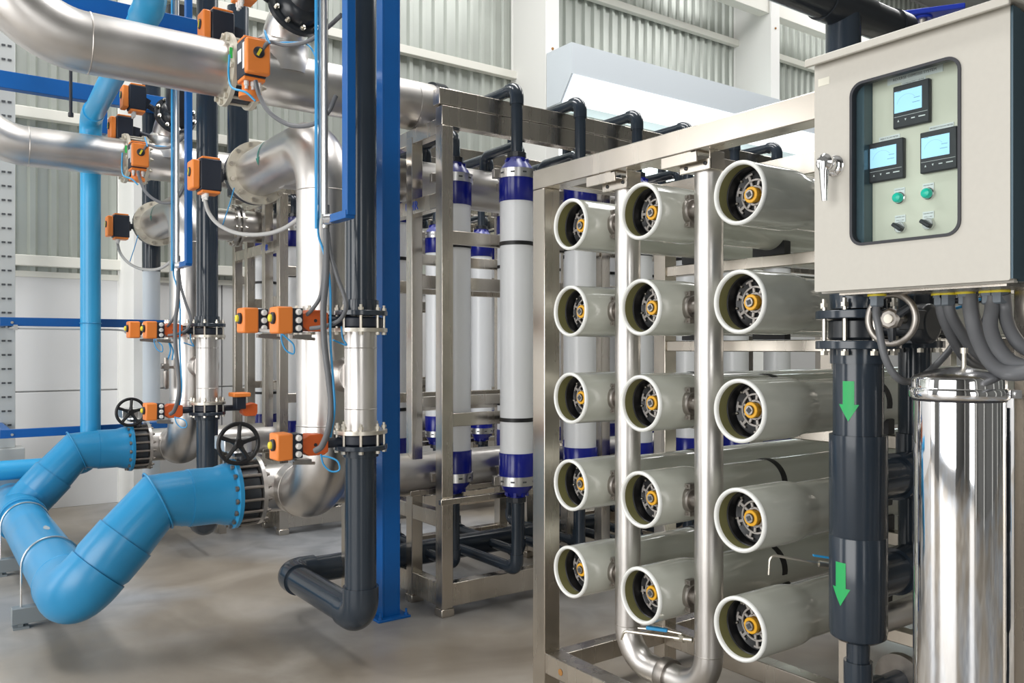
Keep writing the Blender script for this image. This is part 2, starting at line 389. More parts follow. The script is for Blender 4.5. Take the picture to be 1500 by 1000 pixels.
# ---- membrane vessels
COLY = [2.931, 2.481, 1.977]; ROWZ = [2.261, 1.867, 1.472, 1.077, 0.683]; XT = 2.43; LT = 5.5
def vessel(root_loc, label):
    x0, y0, z0 = root_loc
    t = thing('membrane_vessel', label, 'pressure vessel', root_loc, 'pale membrane vessels in the steel rack')
    o = (x0, y0, z0); RO, RI = 0.1165, 0.1015
    prof = [(0.012, RO - 0.0005), (0.25, RO + 0.0005), (0.285, RO - 0.001), (0.325, 0.1075), (0.36, 0.1045), (LT - 0.4, 0.1045), (LT - 0.3, RO), (LT, RO)]
    part('shell', MB().lathe(o, X, prof, 48, False, True), 'vessel', t)
    part('rim', MB().lathe(o, X, [(0.02, RI), (0.006, RI), (0.001, RI + 0.003), (-0.001, RI + 0.0075), (0.001, RO - 0.003), (0.006, RO + 0.0004), (0.013, RO + 0.0003)], 48, False, False), 'vessel_rim', t, 'white rounded rim')
    part('bore', MB().lathe(o, X, [(0.015, RI - 0.0003), (0.060, RI - 0.0003)], 48, False, False), 'olive', t, 'olive green bore')
    D = 0.108
    e = part('end_plate', MB().lathe(o, X, [(0.058, RI - 0.0002), (0.062, RI - 0.004), (D - 0.004, RI - 0.006), (D, RI - 0.012), (D, 0.0)], 40, False, False), 'black_plastic', t, 'black recessed end plate')
    w = MB(); c = V(x0 + D - 0.006, y0, z0); ph = random.random() * 2
    w.ring(c, Z, Y, 0.030, 0.0375, 0.007, n=36)
    w.ring(c, Z, Y, 0.055, 0.0615, 0.007, n=36)
    for k in range(9):
        q_ = 2 * PI * k / 9 + ph; d = Z * math.cos(q_) + Y * math.sin(q_); q = X.cross(d)
        w.obox(c - X * 0.0035 + d * 0.046, d, q, X, 0.011, 0.0045, 0.0035)
    for k in range(7):
        q_ = 2 * PI * k / 7 + ph + 0.2; d = Z * math.cos(q_) + Y * math.sin(q_); q = X.cross(d)
        w.obox(c - X * 0.0025 + d * 0.073, d, q, X, 0.013, 0.005, 0.0035)
        w.ring(c, Z, Y, 0.079, 0.086, 0.005, q_ - 0.2, q_ + 0.2, 4)
    part('web', w, 'web_grey', e, kind='stuff')
    n = part('hex_nut', MB().lathe((x0 + D, y0, z0), -X, [(0, 0.029), (0.034, 0.029), (0.038, 0.027), (0.038, 0.019)], 6, True, False).lathe((x0 + D - 0.026, y0, z0), -X, [(0, 0.030), (0.012, 0.030), (0.014, 0.028), (0.014, 0.019)], 24, True, False), 'yellow_nut', t, sharp=25)
    part('plug', MB().lathe((x0 + D - 0.03, y0, z0), -X, [(0, 0.0188), (0.014, 0.0188), (0.018, 0.0165), (0.018, 0.0)], 24, True, False), 'cast_steel', n)
    qa = 0.25 + random.random() * 0.6; u = Z * math.cos(qa) + Y * math.sin(qa)
    part('socket', MB().obox((x0 + D - 0.0485, y0, z0), u, X.cross(u), X, 0.0085, 0.0085, 0.0012), 'slot_dark', n)
    for sy, sz in ((0.066, 0.062), (0.088, -0.018)):
        part('set_screw', MB().lathe((x0 + D - 0.002, y0 + sy, z0 + sz), -X, [(0, 0.005), (0.008, 0.005), (0.010, 0.003)], 8), 'bolt_steel', e)
    # straps over the saddles
    for xs in (3.285, 4.785):
        part('strap', MB().ring((xs - 0.02, y0, z0), Z, -Y, 0.1045, 0.1080, -0.035, -1.75, 1.75, 20), 'black_plastic', t)
        part('saddle', MB().prism([(-0.09, -0.128), (0.09, -0.128), (0.09, -0.068)] + [(0.1047 * math.sin(q), -0.1047 * math.cos(q)) for q in [0.9 - 0.2 * i for i in range(10)]] + [(-0.09, -0.068)], (xs - 0.02, y0, z0), Y, Z, 0.045), 'black_plastic', t)
    # grooved clamp on the side port
    if y0 > 2.2:
        yb = y0 - 0.098; xc = 2.607
        cl = part('port_clamp', MB().lathe((xc, yb, z0), -Y, [(0, 0.03), (0.0, 0.045), (0.008, 0.05), (0.034, 0.05), (0.04, 0.045), (0.04, 0.03)], 28), 'cast_steel', t)
        bb = MB()
        for sg in (1, -1): bb.box(xc - 0.02, xc + 0.02, yb - 0.034, yb - 0.006, z0 + sg * 0.054 - 0.012, z0 + sg * 0.054 + 0.012).cyl((xc - 0.03, yb - 0.02, z0 + sg * 0.056), (xc + 0.03, yb - 0.02, z0 + sg * 0.056), 0.006, n=8)
        part('clamp_bolt', bb, 'cast_steel', cl)
        part('port_neck', MB().cyl((xc, yb, z0), (xc, yb - 0.08, z0), 0.030, n=20), 'cast_steel', t)
    return t
rown = ['top', 'second', 'middle', 'fourth', 'bottom']
coln = ['beside the corner post', 'in the middle column', 'in the column nearest the control cabinet']
for r in range(5):
    for c in range(3):
        vessel(V(XT, COLY[c], ROWZ[r]), 'pale grey membrane vessel, %s row, %s' % (rown[r], coln[c]))

# ---- the two vertical manifolds joined at the foot
t = thing('manifold_pipe', 'stainless steel U-shaped manifold rising in front of the membrane vessels', 'pipe', (2.607, 2.5, 0.3))
M1, M2, RM, ZU = 2.735, 2.268, 0.057, 0.315
for yy, side in ((M1, -1), (M2, 1)):
    part('riser', MB().cyl((2.607, yy, ZU + 0.152), (2.607, yy, 2.405), RM, n=36), 'pipe_steel', t)
    part('end_cap', MB().lathe((2.607, yy, 2.40), Z, [(0, RM), (0.015, RM - 0.004), (0.025, RM - 0.02), (0.028, 0)], 30, False, False), 'pipe_steel', t)
    p = bend([(2.607, yy, ZU + 0.153), (2.607, yy, ZU), (2.607, yy + side * 0.175, ZU)], 0.15, 12)
    part('elbow', MB().sweep(p, RM + 0.0005, 32), 'pipe_steel', t)
    part('weld', MB().torus((2.607, yy, ZU + 0.154), Z, RM, 0.0022, 32, 6), 'weld', t)
part('cross_pipe', MB().cyl((2.607, M1 - 0.17, ZU), (2.607, M2 + 0.17, ZU), RM, n=36), 'pipe_steel', t)
part('coupling', MB().lathe((2.607, 2.47, ZU), Y, [(0, RM + 0.001), (0, RM + 0.012), (0.008, RM + 0.014), (0.04, RM + 0.014), (0.048, RM + 0.012), (0.048, RM + 0.001)], 32), 'cast_steel', t)
for k in range(5):
    for yy in (M1, M2):
        part('branch', MB().cyl((2.607, yy, ROWZ[k]), (2.607, yy + 0.075, ROWZ[k]), 0.029, n=18, caps=False), 'pipe_steel', t)
for yy in (M1, M2):   # hanger brackets under the top beam
    b = part('hanger_bracket', MB().box(2.50, 2.508, yy - 0.03, yy + 0.16, 2.43, 2.476).box(2.50, 2.60, yy - 0.03, yy + 0.0, 2.468, 2.476).box(2.535, 2.543, yy - 0.07, yy + 0.09, 2.40, 2.443).box(2.535, 2.62, yy - 0.07, yy - 0.064, 2.40, 2.475), 'frame_steel', t, bevel=0.002)
    part('bracket_bolt', MB().lathe((2.535, yy + 0.055, 2.42), -X, [(0, 0.008), (0.004, 0.008), (0.006, 0.005)], 8).lathe((2.535, yy - 0.045, 2.425), -X, [(0, 0.008), (0.004, 0.008), (0.006, 0.005)], 8), 'black_plastic', b)
# sample valve on the second riser
t = thing('sample_valve', 'small steel sample valve with blue lever on the manifold foot', 'valve', (2.607, 2.268, 0.52))
part('body', MB().cyl((2.58, 2.33, 0.515), (2.55, 2.40, 0.51), 0.011, n=12).lathe((2.565, 2.36, 0.513), Y, [(0, 0.016), (0.024, 0.016)], 6), 'bolt_steel', t)
part('lever', MB().sweep([(2.56, 2.37, 0.532), (2.53, 2.43, 0.535), (2.47, 2.53, 0.53)], 0.0045, 8), 'bolt_steel', t)
part('grip', MB().obox((2.51, 2.46, 0.538), V(-0.5, 0.86, 0), V(0.86, 0.5, 0), Z, 0.045, 0.011, 0.007), 'tube_blue', t, 'blue plastic grip', bevel=0.004)
part('outlet', MB().sweep(bend([(2.55, 2.40, 0.51), (2.44, 2.58, 0.51), (2.44, 2.60, 0.47)], 0.02, 4), 0.006, 8), 'bolt_steel', t)

# ================================================================== control cabinet
XC, C0, C1, CB, CT = 2.20, 0.956, 1.505, 1.867, 2.547
cab = thing('control_cabinet', 'beige steel control cabinet with a rounded glass window and three meters', 'cabinet', (XC, 1.23, CB))
XB = 2.46
part('body', MB().box(XC + 0.045, XB, C0 + 0.004, C0 + 0.012, CB, CT).box(XC + 0.045, XB, C1 - 0.012, C1 - 0.004, CB, CT).box(XB - 0.008, XB, C0 + 0.012, C1 - 0.012, CB, CT)
     .box(XC + 0.045, XB, C0 + 0.012, C1 - 0.012, CB, CB + 0.008).box(XC + 0.045, XB, C0 + 0.012, C1 - 0.012, CT - 0.008, CT), 'cabinet_side', cab, 'dark slate coloured sides')
# door with a rounded window opening
def rrect(a0, a1, b0, b1, r, n=7):
    o = []
    for cx, cy, s in ((a1 - r, b1 - r, 0), (a0 + r, b1 - r, 1), (a0 + r, b0 + r, 2), (a1 - r, b0 + r, 3)):
        for k in range(n + 1):
            q = PI / 2 * (s + k / n); o.append((cx + r * math.cos(q), cy + r * math.sin(q)))
    return o
WY0, WY1, WZ0, WZ1 = 1.078, 1.384, 1.995, 2.455
def frame_mesh(outer, inner, x0, x1):
    n = len(outer); mb = MB()
    vs = [(x0, a, b) for a, b in outer] + [(x0, a, b) for a, b in inner] + [(x1, a, b) for a, b in outer] + [(x1, a, b) for a, b in inner]
    fs = []
    for i in range(n):
        j = (i + 1) % n
        fs += [(i, n + i, n + j, j), (2 * n + i, 2 * n + j, 3 * n + j, 3 * n + i), (i, j, 2 * n + j, 2 * n + i), (n + i, 3 * n + i, 3 * n + j, n + j)]
    return mb.add(vs, fs)
outer = rrect(C0, C1, CB, CT, 0.006); inner = rrect(WY0, WY1, WZ0, WZ1, 0.035)
door = part('door', frame_mesh(outer, inner, XC, XC + 0.014), 'cabinet', cab)
part('gasket', frame_mesh(rrect(WY0 - 0.004, WY1 + 0.004, WZ0 - 0.004, WZ1 + 0.004, 0.038), rrect(WY0 + 0.004, WY1 - 0.004, WZ0 + 0.004, WZ1 - 0.004, 0.031), XC - 0.004, XC + 0.018), 'gasket', door, 'black rubber window seal')
part('glass_pane', MB().prism(rrect(WY0 + 0.003, WY1 - 0.003, WZ0 + 0.003, WZ1 - 0.003, 0.034)[::1], (XC + 0.006, 0, 0), Y, Z, 0.004), 'glass', door)
part('hood', MB().prism([(XC - 0.035, CT - 0.012), (XC - 0.032, CT + 0.012), (XB + 0.01, CT + 0.03), (XB + 0.01, CT + 0.022), (XC - 0.02, CT + 0.003), (XC - 0.022, CT - 0.012)], (0, C1 + 0.012, 0), X, Z, C1 - C0 + 0.024), 'cabinet', cab, 'sloping rain hood', bevel=0.003)
part('hinge_edge', MB().box(XC + 0.002, XC + 0.045, C0 - 0.006, C0 + 0.003, CB + 0.004, CT - 0.004), 'cabinet_side', cab)
part('bottom_lip', MB().box(XC + 0.03, XC + 0.05, C0 + 0.004, C1 - 0.004, CB - 0.004, CB + 0.02), 'cabinet', cab)
part('gland_plate', MB().box(XC + 0.05, XB - 0.02, C0 + 0.03, C1 - 0.05, CB - 0.010, CB - 0.0005), 'frame_steel', cab)
# inner door with the meters
XI = XC + 0.062
inn = part('instrument_panel', MB().box(XI, XI + 0.004, C0 + 0.02, 1.356, CB + 0.02, CT - 0.02), 'cabinet_in', cab)
part('liner', MB().box(XC + 0.020, XI + 0.004, 1.357, 1.42, CB + 0.02, CT - 0.02), 'cabinet_side', cab)
def meter(yc, zc, wy, wz, parent, row):
    m = part('meter', MB().box(XI - 0.016, XI, yc - wy / 2, yc + wy / 2, zc - wz / 2, zc + wz / 2), 'gasket', parent, 'black panel meter with lit blue screen', bevel=0.003)
    s = MB().box(XI - 0.0175, XI - 0.016, yc - wy * 0.31, yc + wy * 0.45, zc - wz * 0.14, zc + wz * 0.36)
    part('screen', s, 'screen', m, 'lit pale blue screen')
    g = MB()
    U, Vv = -Y, Z; c = V(XI - 0.0176, yc + wy * 0.1, zc + wz * 0.02)
    g.ring(c, U, Vv, wy * 0.27, wy * 0.275, 0.0003, 0.6, PI - 0.2, 14)
    g.box(XI - 0.0180, XI - 0.0176, yc + wy * 0.25, yc + wy * 0.37, zc + wz * 0.34, zc + wz * 0.355)
    g.box(XI - 0.0180, XI - 0.0176, yc - wy * 0.26, yc - wy * 0.1, zc + wz * 0.12, zc + wz * 0.135)
    g.box(XI - 0.0180, XI - 0.0176, yc - wy * 0.26, yc - wy * 0.06, zc + wz * 0.02, zc + wz * 0.035)
    part('screen_marking', g, 'screen_mark', m)
    k = MB()
    k.prism([(-0.0025, -0.003), (0.0025, -0.003), (0, 0.003)], (XI - 0.0162, yc + wy * 0.34, zc - wz * 0.33), -Y, Z, 0.0008)
    k.prism([(-0.0025, 0.003), (0.0025, 0.003), (0, -0.003)][::-1], (XI - 0.0162, yc + wy * 0.14, zc - wz * 0.33), -Y, Z, 0.0008)
    k.box(XI - 0.017, XI - 0.0162, yc - wy * 0.12, yc - wy * 0.02, zc - wz * 0.34, zc - wz * 0.315)
    k.box(XI - 0.017, XI - 0.0162, yc - wy * 0.40, yc - wy * 0.22, zc - wz * 0.34, zc - wz * 0.315)
    k.box(XI - 0.0165, XI - 0.0160, yc - wy * 0.46, yc + wy * 0.46, zc - wz * 0.235, zc - wz * 0.228)
    part('button_marking', k, 'label_white', m)
    return m
def panel_label(yc, zc, wy, wz, txt, size, tilt=0.0):
    l = part('label_strip', MB().box(XI - 0.002, XI, yc - wy / 2, yc + wy / 2, zc - wz / 2, zc + wz / 2), 'label_white', inn, 'white label strip with small dark lettering')
    tm = MB()
    for i, s in enumerate(txt.split('|')):
        nl = len(txt.split('|')); tm.text(s, size, (XI - 0.0022, yc, zc + (0 if nl == 1 else (0.5 - i) * wz * 0.45)), -Y, Z, 0.0003)
    part('lettering', tm, 'label_text', l)
meter(1.234, 2.374, 0.103, 0.119, inn, 0); meter(1.307, 2.231, 0.103, 0.113, inn, 1); meter(1.158, 2.232, 0.100, 0.112, inn, 2)
panel_label(1.231, 2.4565, 0.158, 0.022, 'REVERSE OSMOSIS SYSTEM', 0.0105)
panel_label(1.234, 2.4395, 0.068, 0.0105, 'CONDUCTIVITY METER', 0.0058)
panel_label(1.304, 2.297, 0.062, 0.012, 'REJECT FLOW METER', 0.0056)
panel_label(1.156, 2.297, 0.066, 0.012, 'PRODUCT FLOW METER', 0.0056)
for yc, a in ((1.274, 'LOW PRES. PUMP|RUN'), (1.192, 'HIGH PRES. PUMP|RUN')):
    panel_label(yc, 2.140, 0.031, 0.020, a, 0.0034)
    b = part('push_button', MB().lathe((XI, yc - 0.002, 2.121), -X, [(0, 0.0165), (0.008, 0.0165), (0.010, 0.0145)], 24), 'chrome_satin', inn, 'chrome bezel with green lamp cap')
    part('lamp_cap', MB().lathe((XI - 0.010, yc - 0.002, 2.121), -X, [(0, 0.0138), (0.010, 0.0138), (0.015, 0.011), (0.017, 0.006), (0.0175, 0)], 24, False, False), 'green_button', b, 'green lamp cap')
for yc, a in ((1.272, 'LOW PRES. PUMP|AUTO  0  MAN'), (1.192, 'HIGH PRES. PUMP|AUTO  0  MAN')):
    panel_label(yc, 2.063, 0.031, 0.020, a, 0.0034)
    b = part('rotary_switch', MB().lathe((XI, yc - 0.002, 2.038), -X, [(0, 0.0165), (0.008, 0.0165), (0.011, 0.0145), (0.011, 0)], 24, True, False), 'chrome_satin', inn, 'rotary selector switch with black knob')
    u = V(0, 0.8, 0.6)
    part('knob', MB().obox((XI - 0.019, yc - 0.002, 2.038), X, u, X.cross(u), 0.009, 0.0165, 0.0055), 'gasket', b, bevel=0.003)
part('maker_plate', MB().box(XC - 0.0008, XC, 1.455, 1.492, 2.478, 2.50), 'cabinet_in', door, 'faint pale plate on the door')
# swing handle
hb = part('lock_body', MB().lathe((XC, 1.435, 2.232), -X, [(0, 0.031), (0.008, 0.031), (0.013, 0.027), (0.016, 0.019), (0.034, 0.018), (0.044, 0.018)], 28), 'chrome', door, 'chrome lock rosette')
part('swing_handle', MB().sweep([(XC - 0.048, 1.438, 2.236), (XC - 0.050, 1.439, 2.21), (XC - 0.048, 1.440, 2.17), (XC - 0.046, 1.440, 2.126)], [0.019, 0.0145, 0.0115, 0.0085], 16)
     .lathe((XC - 0.030, 1.437, 2.236), -X, [(0, 0.018), (0.010, 0.025), (0.024, 0.026), (0.032, 0.018), (0.034, 0.0)], 24), 'chrome', hb, 'chrome swing handle')
# glands
for gx, gy in ((2.318, 1.376), (2.494, 1.247), (2.504, 1.228), (2.49, 1.177), (2.474, 1.113), (2.479, 1.085)):
    gx = min(gx, 2.435)
    g = part('cable_gland', MB().lathe((gx, gy, CB - 0.010), -Z, [(0, 0.024), (0.012, 0.024), (0.012, 0.021), (0.032, 0.021), (0.036, 0.017)], 6), 'gland_grey', cab, sharp=20)
    part('gland_ring', MB().lathe((gx, gy, CB - 0.0098), -Z, [(0, 0.026), (0.005, 0.026)], 16), 'yellow', g, 'yellow sealing ring')
def hose(name, label, cat, path, r, m, n=6, group=None):
    t = thing(name, label, cat, V(path[0]), group)
    part('sheath', MB().sweep(spline(path, n), r, 12), m, t)
    return t
CG = 'thick grey cables leaving the cabinet'
hose('power_cable', 'thick grey cable under the cabinet, bending behind the chrome filter lid, first from its left', 'cable', [(2.435, 1.247, 1.85), (2.45, 1.25, 1.80), (2.51, 1.255, 1.74), (2.601, 1.27, 1.686), (2.7, 1.285, 1.656), (2.829, 1.291, 1.644)], 0.0165, 'hose_grey', group=CG)
hose('power_cable', 'thick grey cable bending behind the chrome filter lid, second of the pair', 'cable', [(2.435, 1.228, 1.85), (2.45, 1.226, 1.799), (2.519, 1.224, 1.735), (2.602, 1.226, 1.686), (2.694, 1.232, 1.657), (2.809, 1.228, 1.647)], 0.0165, 'hose_grey', group=CG)
hose('power_cable', 'thickest grey cable sagging in front of the chrome filter lid', 'cable', [(2.435, 1.165, 1.85), (2.43, 1.16, 1.806), (2.41, 1.135, 1.737), (2.367, 1.085, 1.673), (2.331, 1.033, 1.64), (2.284, 0.968, 1.637), (2.27, 0.892, 1.657)], 0.021, 'hose_grey', group=CG)
hose('power_cable', 'grey cable looping outwards above the sagging cable by the filter', 'cable', [(2.435, 1.105, 1.85), (2.43, 1.103, 1.813), (2.40, 1.094, 1.759), (2.36, 1.057, 1.703), (2.331, 1.008, 1.663), (2.29, 0.939, 1.651), (2.241, 0.851, 1.666)], 0.019, 'hose_grey', group=CG)
hose('power_cable', 'grey cable under the cabinet corner nearest the edge, uppermost in its bend', 'cable', [(2.435, 1.075, 1.85), (2.45, 1.078, 1.813), (2.438, 1.068, 1.774), (2.405, 1.035, 1.728), (2.385, 0.994, 1.695), (2.332, 0.909, 1.682)], 0.018, 'hose_grey', group=CG)
hose('control_cable', 'thinner grey cable hanging in front of the grey-rimmed handwheel', 'cable', [(2.318, 1.376, 1.83), (2.307, 1.372, 1.80), (2.302, 1.361, 1.759), (2.304, 1.348, 1.689), (2.32, 1.336, 1.639), (2.353, 1.325, 1.607), (2.429, 1.332, 1.601), (2.569, 1.354, 1.625), (2.672, 1.354, 1.677), (2.739, 1.355, 1.721)], 0.0105, 'hose_grey')

# ================================================================== feed pipe with green arrows, its valve and neighbours
def bolts(mb, o, axis, R, n, L, r=0.009, a0=0.2):
    """hex bolts with nuts on a circle: from o along axis over length L"""
    o, axis = V(o), V(axis).normalized(); u, w = basis(axis)
    for k in range(n):
        t = 2 * PI * k / n + a0; c = o + (u * math.cos(t) + w * math.sin(t)) * R
        mb.lathe(c - axis * 0.014, axis, [(0, r * 1.75), (0.014, r * 1.75)], 6)
        mb.lathe(c, axis, [(0, r), (L, r)], 8, False, False)
        mb.lathe(c + axis * L, axis, [(0, r * 1.75), (0.014, r * 1.75), (0.014, r), (0.028, r)], 6)
    return mb
AX, AY = 2.576, 1.596
t = thing('feed_pipe', 'dark grey plastic pipe with two green down arrows under the control cabinet', 'pipe', (AX, AY, 0.6))
part('pipe', MB().cyl((AX, AY, 1.40), (AX, AY, 1.70), 0.080, n=40), 'pvc_dark', t)
part('upper_pipe', MB().cyl((AX, AY, 1.83), (AX, AY, 2.35), 0.080, n=40).lathe((AX, AY, 1.83), Z, [(0, 0.09), (0.05, 0.09), (0.055, 0.08)], 40), 'pvc_dark', t)
part('stub', MB().lathe((AX, AY, 1.648), Z, [(0, 0.081), (0.0, 0.089), (0.05, 0.089)], 40), 'pvc_dark', t)
part('flange', MB().lathe((AX, AY, 1.696), Z, [(0, 0.135), (0.028, 0.135)], 40), 'pvc_dark', t, bevel=0.003)
part('flange', MB().lathe((AX, AY, 1.796), Z, [(0, 0.135), (0.028, 0.135)], 40), 'pvc_dark', t, bevel=0.003)
for k in range(8):
    q = 2 * PI * k / 8 + 0.2
    part('bolt', bolts(MB(), (AX + 0.115 * math.cos(q), AY + 0.115 * math.sin(q), 1.69), Z, 0.0, 1, 0.145, 0.0075), 'bolt_steel', t)
part('tee_body', MB().lathe((AX, AY, 0.728), Z, [(0, 0.070), (0.012, 0.088), (0.03, 0.092), (0.344, 0.092), (0.347, 0.0905), (0.350, 0.092), (0.655, 0.092), (0.683, 0.092), (0.684, 0.081)], 40), 'pvc_dark', t)
for zz in (1.249, 0.918):
    part('tee_branch', MB().lathe((AX + 0.05, AY, zz), X, [(0, 0.078), (0.10, 0.072), (0.17, 0.070), (0.17, 0.082), (0.26, 0.082)], 32), 'pvc_dark', t)
part('cross_pipe', MB().cyl((AX + 0.05, AY, 0.765), (3.2, AY, 0.765), 0.045, n=24), 'pipe_steel', t, 'stainless steel cross pipe')
part('drain_pipe', MB().cyl((AX, AY, 0.60), (AX, AY, 0.735), 0.037, n=24), 'pvc_dark', t)
part('drain_elbow', MB().sweep(bend([(AX, AY, 0.655), (AX, AY, 0.53), (AX + 0.13, AY, 0.53)], 0.06, 8), 0.046, 24), 'pvc_dark', t)
part('drain_tail', MB().cyl((AX + 0.1, AY, 0.53), (AX + 0.45, AY, 0.53), 0.037, n=24), 'pvc_dark', t)
part('tail_flange', MB().lathe((AX + 0.25, AY, 0.53), X, [(0, 0.09), (0.03, 0.09), (0.03, 0.075), (0.05, 0.075)], 30), 'cast_steel', t)
part('leg', MB().box(AX + 0.12, AX + 0.17, AY + 0.1, AY + 0.15, 0, 1.65), 'frame_steel', t, 'slim steel support strut')
def arrow(zt, zb, r, parent, ang):
    """an arrow sticker bent round the pipe"""
    mb = MB(); rr = r + 0.0012; L = zt - zb; hs, hw = 0.019, 0.034
    def pt(a, z): q = ang + a / rr; return (AX + rr * math.cos(q), AY + rr * math.sin(q), z)
    zn = zb + L * 0.42; N = 8; vs = []; fs = []
    for k in range(N + 1):
        a = -hs + 2 * hs * k / N; vs += [pt(a, zt), pt(a, zn)]
    fs = [(2 * k, 2 * k + 1, 2 * k + 3, 2 * k + 2) for k in range(N)]
    mb.add(vs, fs); vs = []; fs = []
    for k in range(N + 1):
        a = -hw + 2 * hw * k / N; vs += [pt(a, zn + 0.004 * 0), pt(a, zb + (zn - zb) * abs(a) / hw)]
    fs = [(2 * k, 2 * k + 1, 2 * k + 3, 2 * k + 2) for k in range(N)]
    mb.add(vs, fs)
    return part('arrow_sticker', mb, 'green_arrow', parent, 'green arrow pointing down', sharp=60)
ang = math.atan2(-AY, -AX)
arrow(1.591, 1.459, 0.080, t, ang - 0.38); arrow(0.995, 0.852, 0.092, t, ang - 0.62)
t = thing('butterfly_valve', 'black butterfly valve with grey-rimmed handwheel under the cabinet', 'valve', (AX, AY, 1.76))
part('wafer', MB().lathe((AX, AY, 1.726), Z, [(0, 0.088), (0.008, 0.096), (0.062, 0.096), (0.068, 0.088)], 36), 'pvc_black', t)
part('neck', MB().cyl((AX, AY - 0.08, 1.76), (AX, AY - 0.2, 1.76), 0.022, n=16).box(AX - 0.045, AX + 0.045, AY - 0.21, AY - 0.19, 1.715, 1.805), 'pvc_black', t)
part('gearbox', MB().lathe((AX - 0.02, AY - 0.205, 1.775), -Y, [(0, 0.062), (0.05, 0.062), (0.06, 0.05), (0.06, 0.0)], 24, True, False).box(AX - 0.12, AX + 0.05, AY - 0.262, AY - 0.208, 1.755, 1.815), 'pvc_black', t, bevel=0.003)
HX, HY, HZ = 2.39, 1.372, 1.787
part('shaft', MB().cyl((AX - 0.1, HY, HZ), (HX - 0.02, HY, HZ), 0.014, n=12), 'bolt_steel', t)
w = part('handwheel', MB().torus((HX, HY, HZ), X, 0.074, 0.0105, 44, 10), 'cast_steel', t, 'grey steel handwheel rim')
sp = MB()
for k in range(3):
    a = 2 * PI * k / 3 + 0.5; d = Y * math.cos(a) + Z * math.sin(a)
    sp.sweep([V(HX, HY, HZ), V(HX, HY, HZ) + d * 0.072], [0.016, 0.010], 8)
part('spokes', sp, 'pvc_black', w, kind='stuff')
part('hub', MB().lathe((HX + 0.012, HY, HZ), -X, [(0, 0.032), (0.022, 0.032), (0.028, 0.025), (0.028, 0)], 8, True, False), 'cast_steel', w, 'pale grey hub cap')
# second pipe behind, with its own valve
BX, BY = 2.973, 1.618
t = thing('return_pipe', 'slimmer dark plastic pipe standing between feed pipe and chrome filter', 'pipe', (BX, BY, 0.9))
part('pipe', MB().cyl((BX, BY, 0.95), (BX, BY, 1.74), 0.056, n=32), 'pvc_dark', t)
part('collar', MB().lathe((BX, BY, 1.28), Z, [(0, 0.064), (0.11, 0.064), (0.112, 0.056)], 32), 'pvc_dark', t)
part('elbow', MB().sweep(bend([(BX, BY, 1.30), (BX, BY, 1.17), (BX + 0.5, BY, 1.17)], 0.1, 8), 0.075, 28), 'pvc_dark', t)
part('flange', MB().lathe((BX, BY, 1.70), Z, [(0, 0.1), (0.025, 0.1)], 32), 'pvc_dark', t)
part('top_pipe', MB().cyl((BX, BY, 1.80), (BX, BY, 2.7), 0.056, n=32).lathe((BX, BY, 1.80), Z, [(0, 0.1), (0.025, 0.1)], 32), 'pvc_dark', t)
part('bolts', bolts(MB(), (BX, BY, 1.698), Z, 0.082, 6, 0.125, 0.007), 'bolt_steel', t, kind='stuff')
t = thing('butterfly_valve', 'black geared valve with a yellow pointer behind the handwheel', 'valve', (BX, BY, 1.76))
part('wafer', MB().lathe((BX, BY, 1.726), Z, [(0, 0.07), (0.072, 0.07)], 30), 'pvc_black', t)
part('neck', MB().cyl((BX, BY - 0.06, 1.762), (BX - 0.02, BY - 0.14, 1.775), 0.03, n=16), 'pvc_black', t)
gb = part('gearbox', MB().box(2.74, 2.90, 1.43, 1.50, 1.745, 1.92), 'pvc_black', t, bevel=0.012)
part('indicator', MB().lathe((2.79, 1.43, 1.81), -Y, [(0, 0.04), (0.008, 0.038)], 24), 'pvc_black', gb)
part('pointer', MB().prism([(-0.005, -0.028), (0.005, -0.028), (0.002, 0.03), (-0.002, 0.03)], (2.765, 1.421, 1.81), X, Z, 0.002), 'yellow', gb, 'yellow pointer')
wh = part('handwheel', MB().torus((2.86, 1.33, 1.86), V(0.6, -0.8, 0), 0.075, 0.008, 36, 8).cyl((2.83, 1.44, 1.86), (2.87, 1.32, 1.86), 0.012, n=10), 'pvc_black', t)
hose('air_tube', 'short blue tube arching behind the handwheel under the cabinet', 'tube', [(2.60, 1.44, 1.83), (2.68, 1.40, 1.815), (2.76, 1.36, 1.83), (2.85, 1.33, 1.86)], 0.005, 'tube_blue')

# chrome cartridge filter
FX, FY, FR = 2.34, 1.15, 0.1135
t = thing('cartridge_filter', 'polished chrome cartridge filter housing with a clamped domed lid', 'filter', (FX, FY, 0))
part('shell', MB().lathe((FX, FY, 0.16), Z, [(0, FR), (1.395, FR), (1.40, FR + 0.004)], 64), 'chrome', t)
part('lid', MB().lathe((FX, FY, 1.578), Z, [(0, FR + 0.005), (0.036, FR + 0.005), (0.042, FR + 0.002)], 64), 'chrome', t)
part('dome', MB().lathe((FX, FY, 1.578), Z, [(0.042, FR + 0.002), (0.046, FR - 0.004), (0.055, FR - 0.025), (0.064, FR - 0.06), (0.069, 0.02), (0.0695, 0)], 64, False, False), 'chrome_satin', t, 'satin domed top')
cl = part('clamp_band', MB().lathe((FX, FY, 1.562), Z, [(0, FR + 0.001), (0.0, FR + 0.009), (0.004, FR + 0.012), (0.026, FR + 0.012), (0.030, FR + 0.009), (0.030, FR + 0.001)], 64, False, False), 'chrome', t)
part('gasket_ring', MB().torus((FX, FY, 1.558), Z, FR + 0.001, 0.003, 60, 6), 'gasket', t)
a = math.radians(-62); d = V(math.cos(a), math.sin(a), 0); q = Z.cross(d)
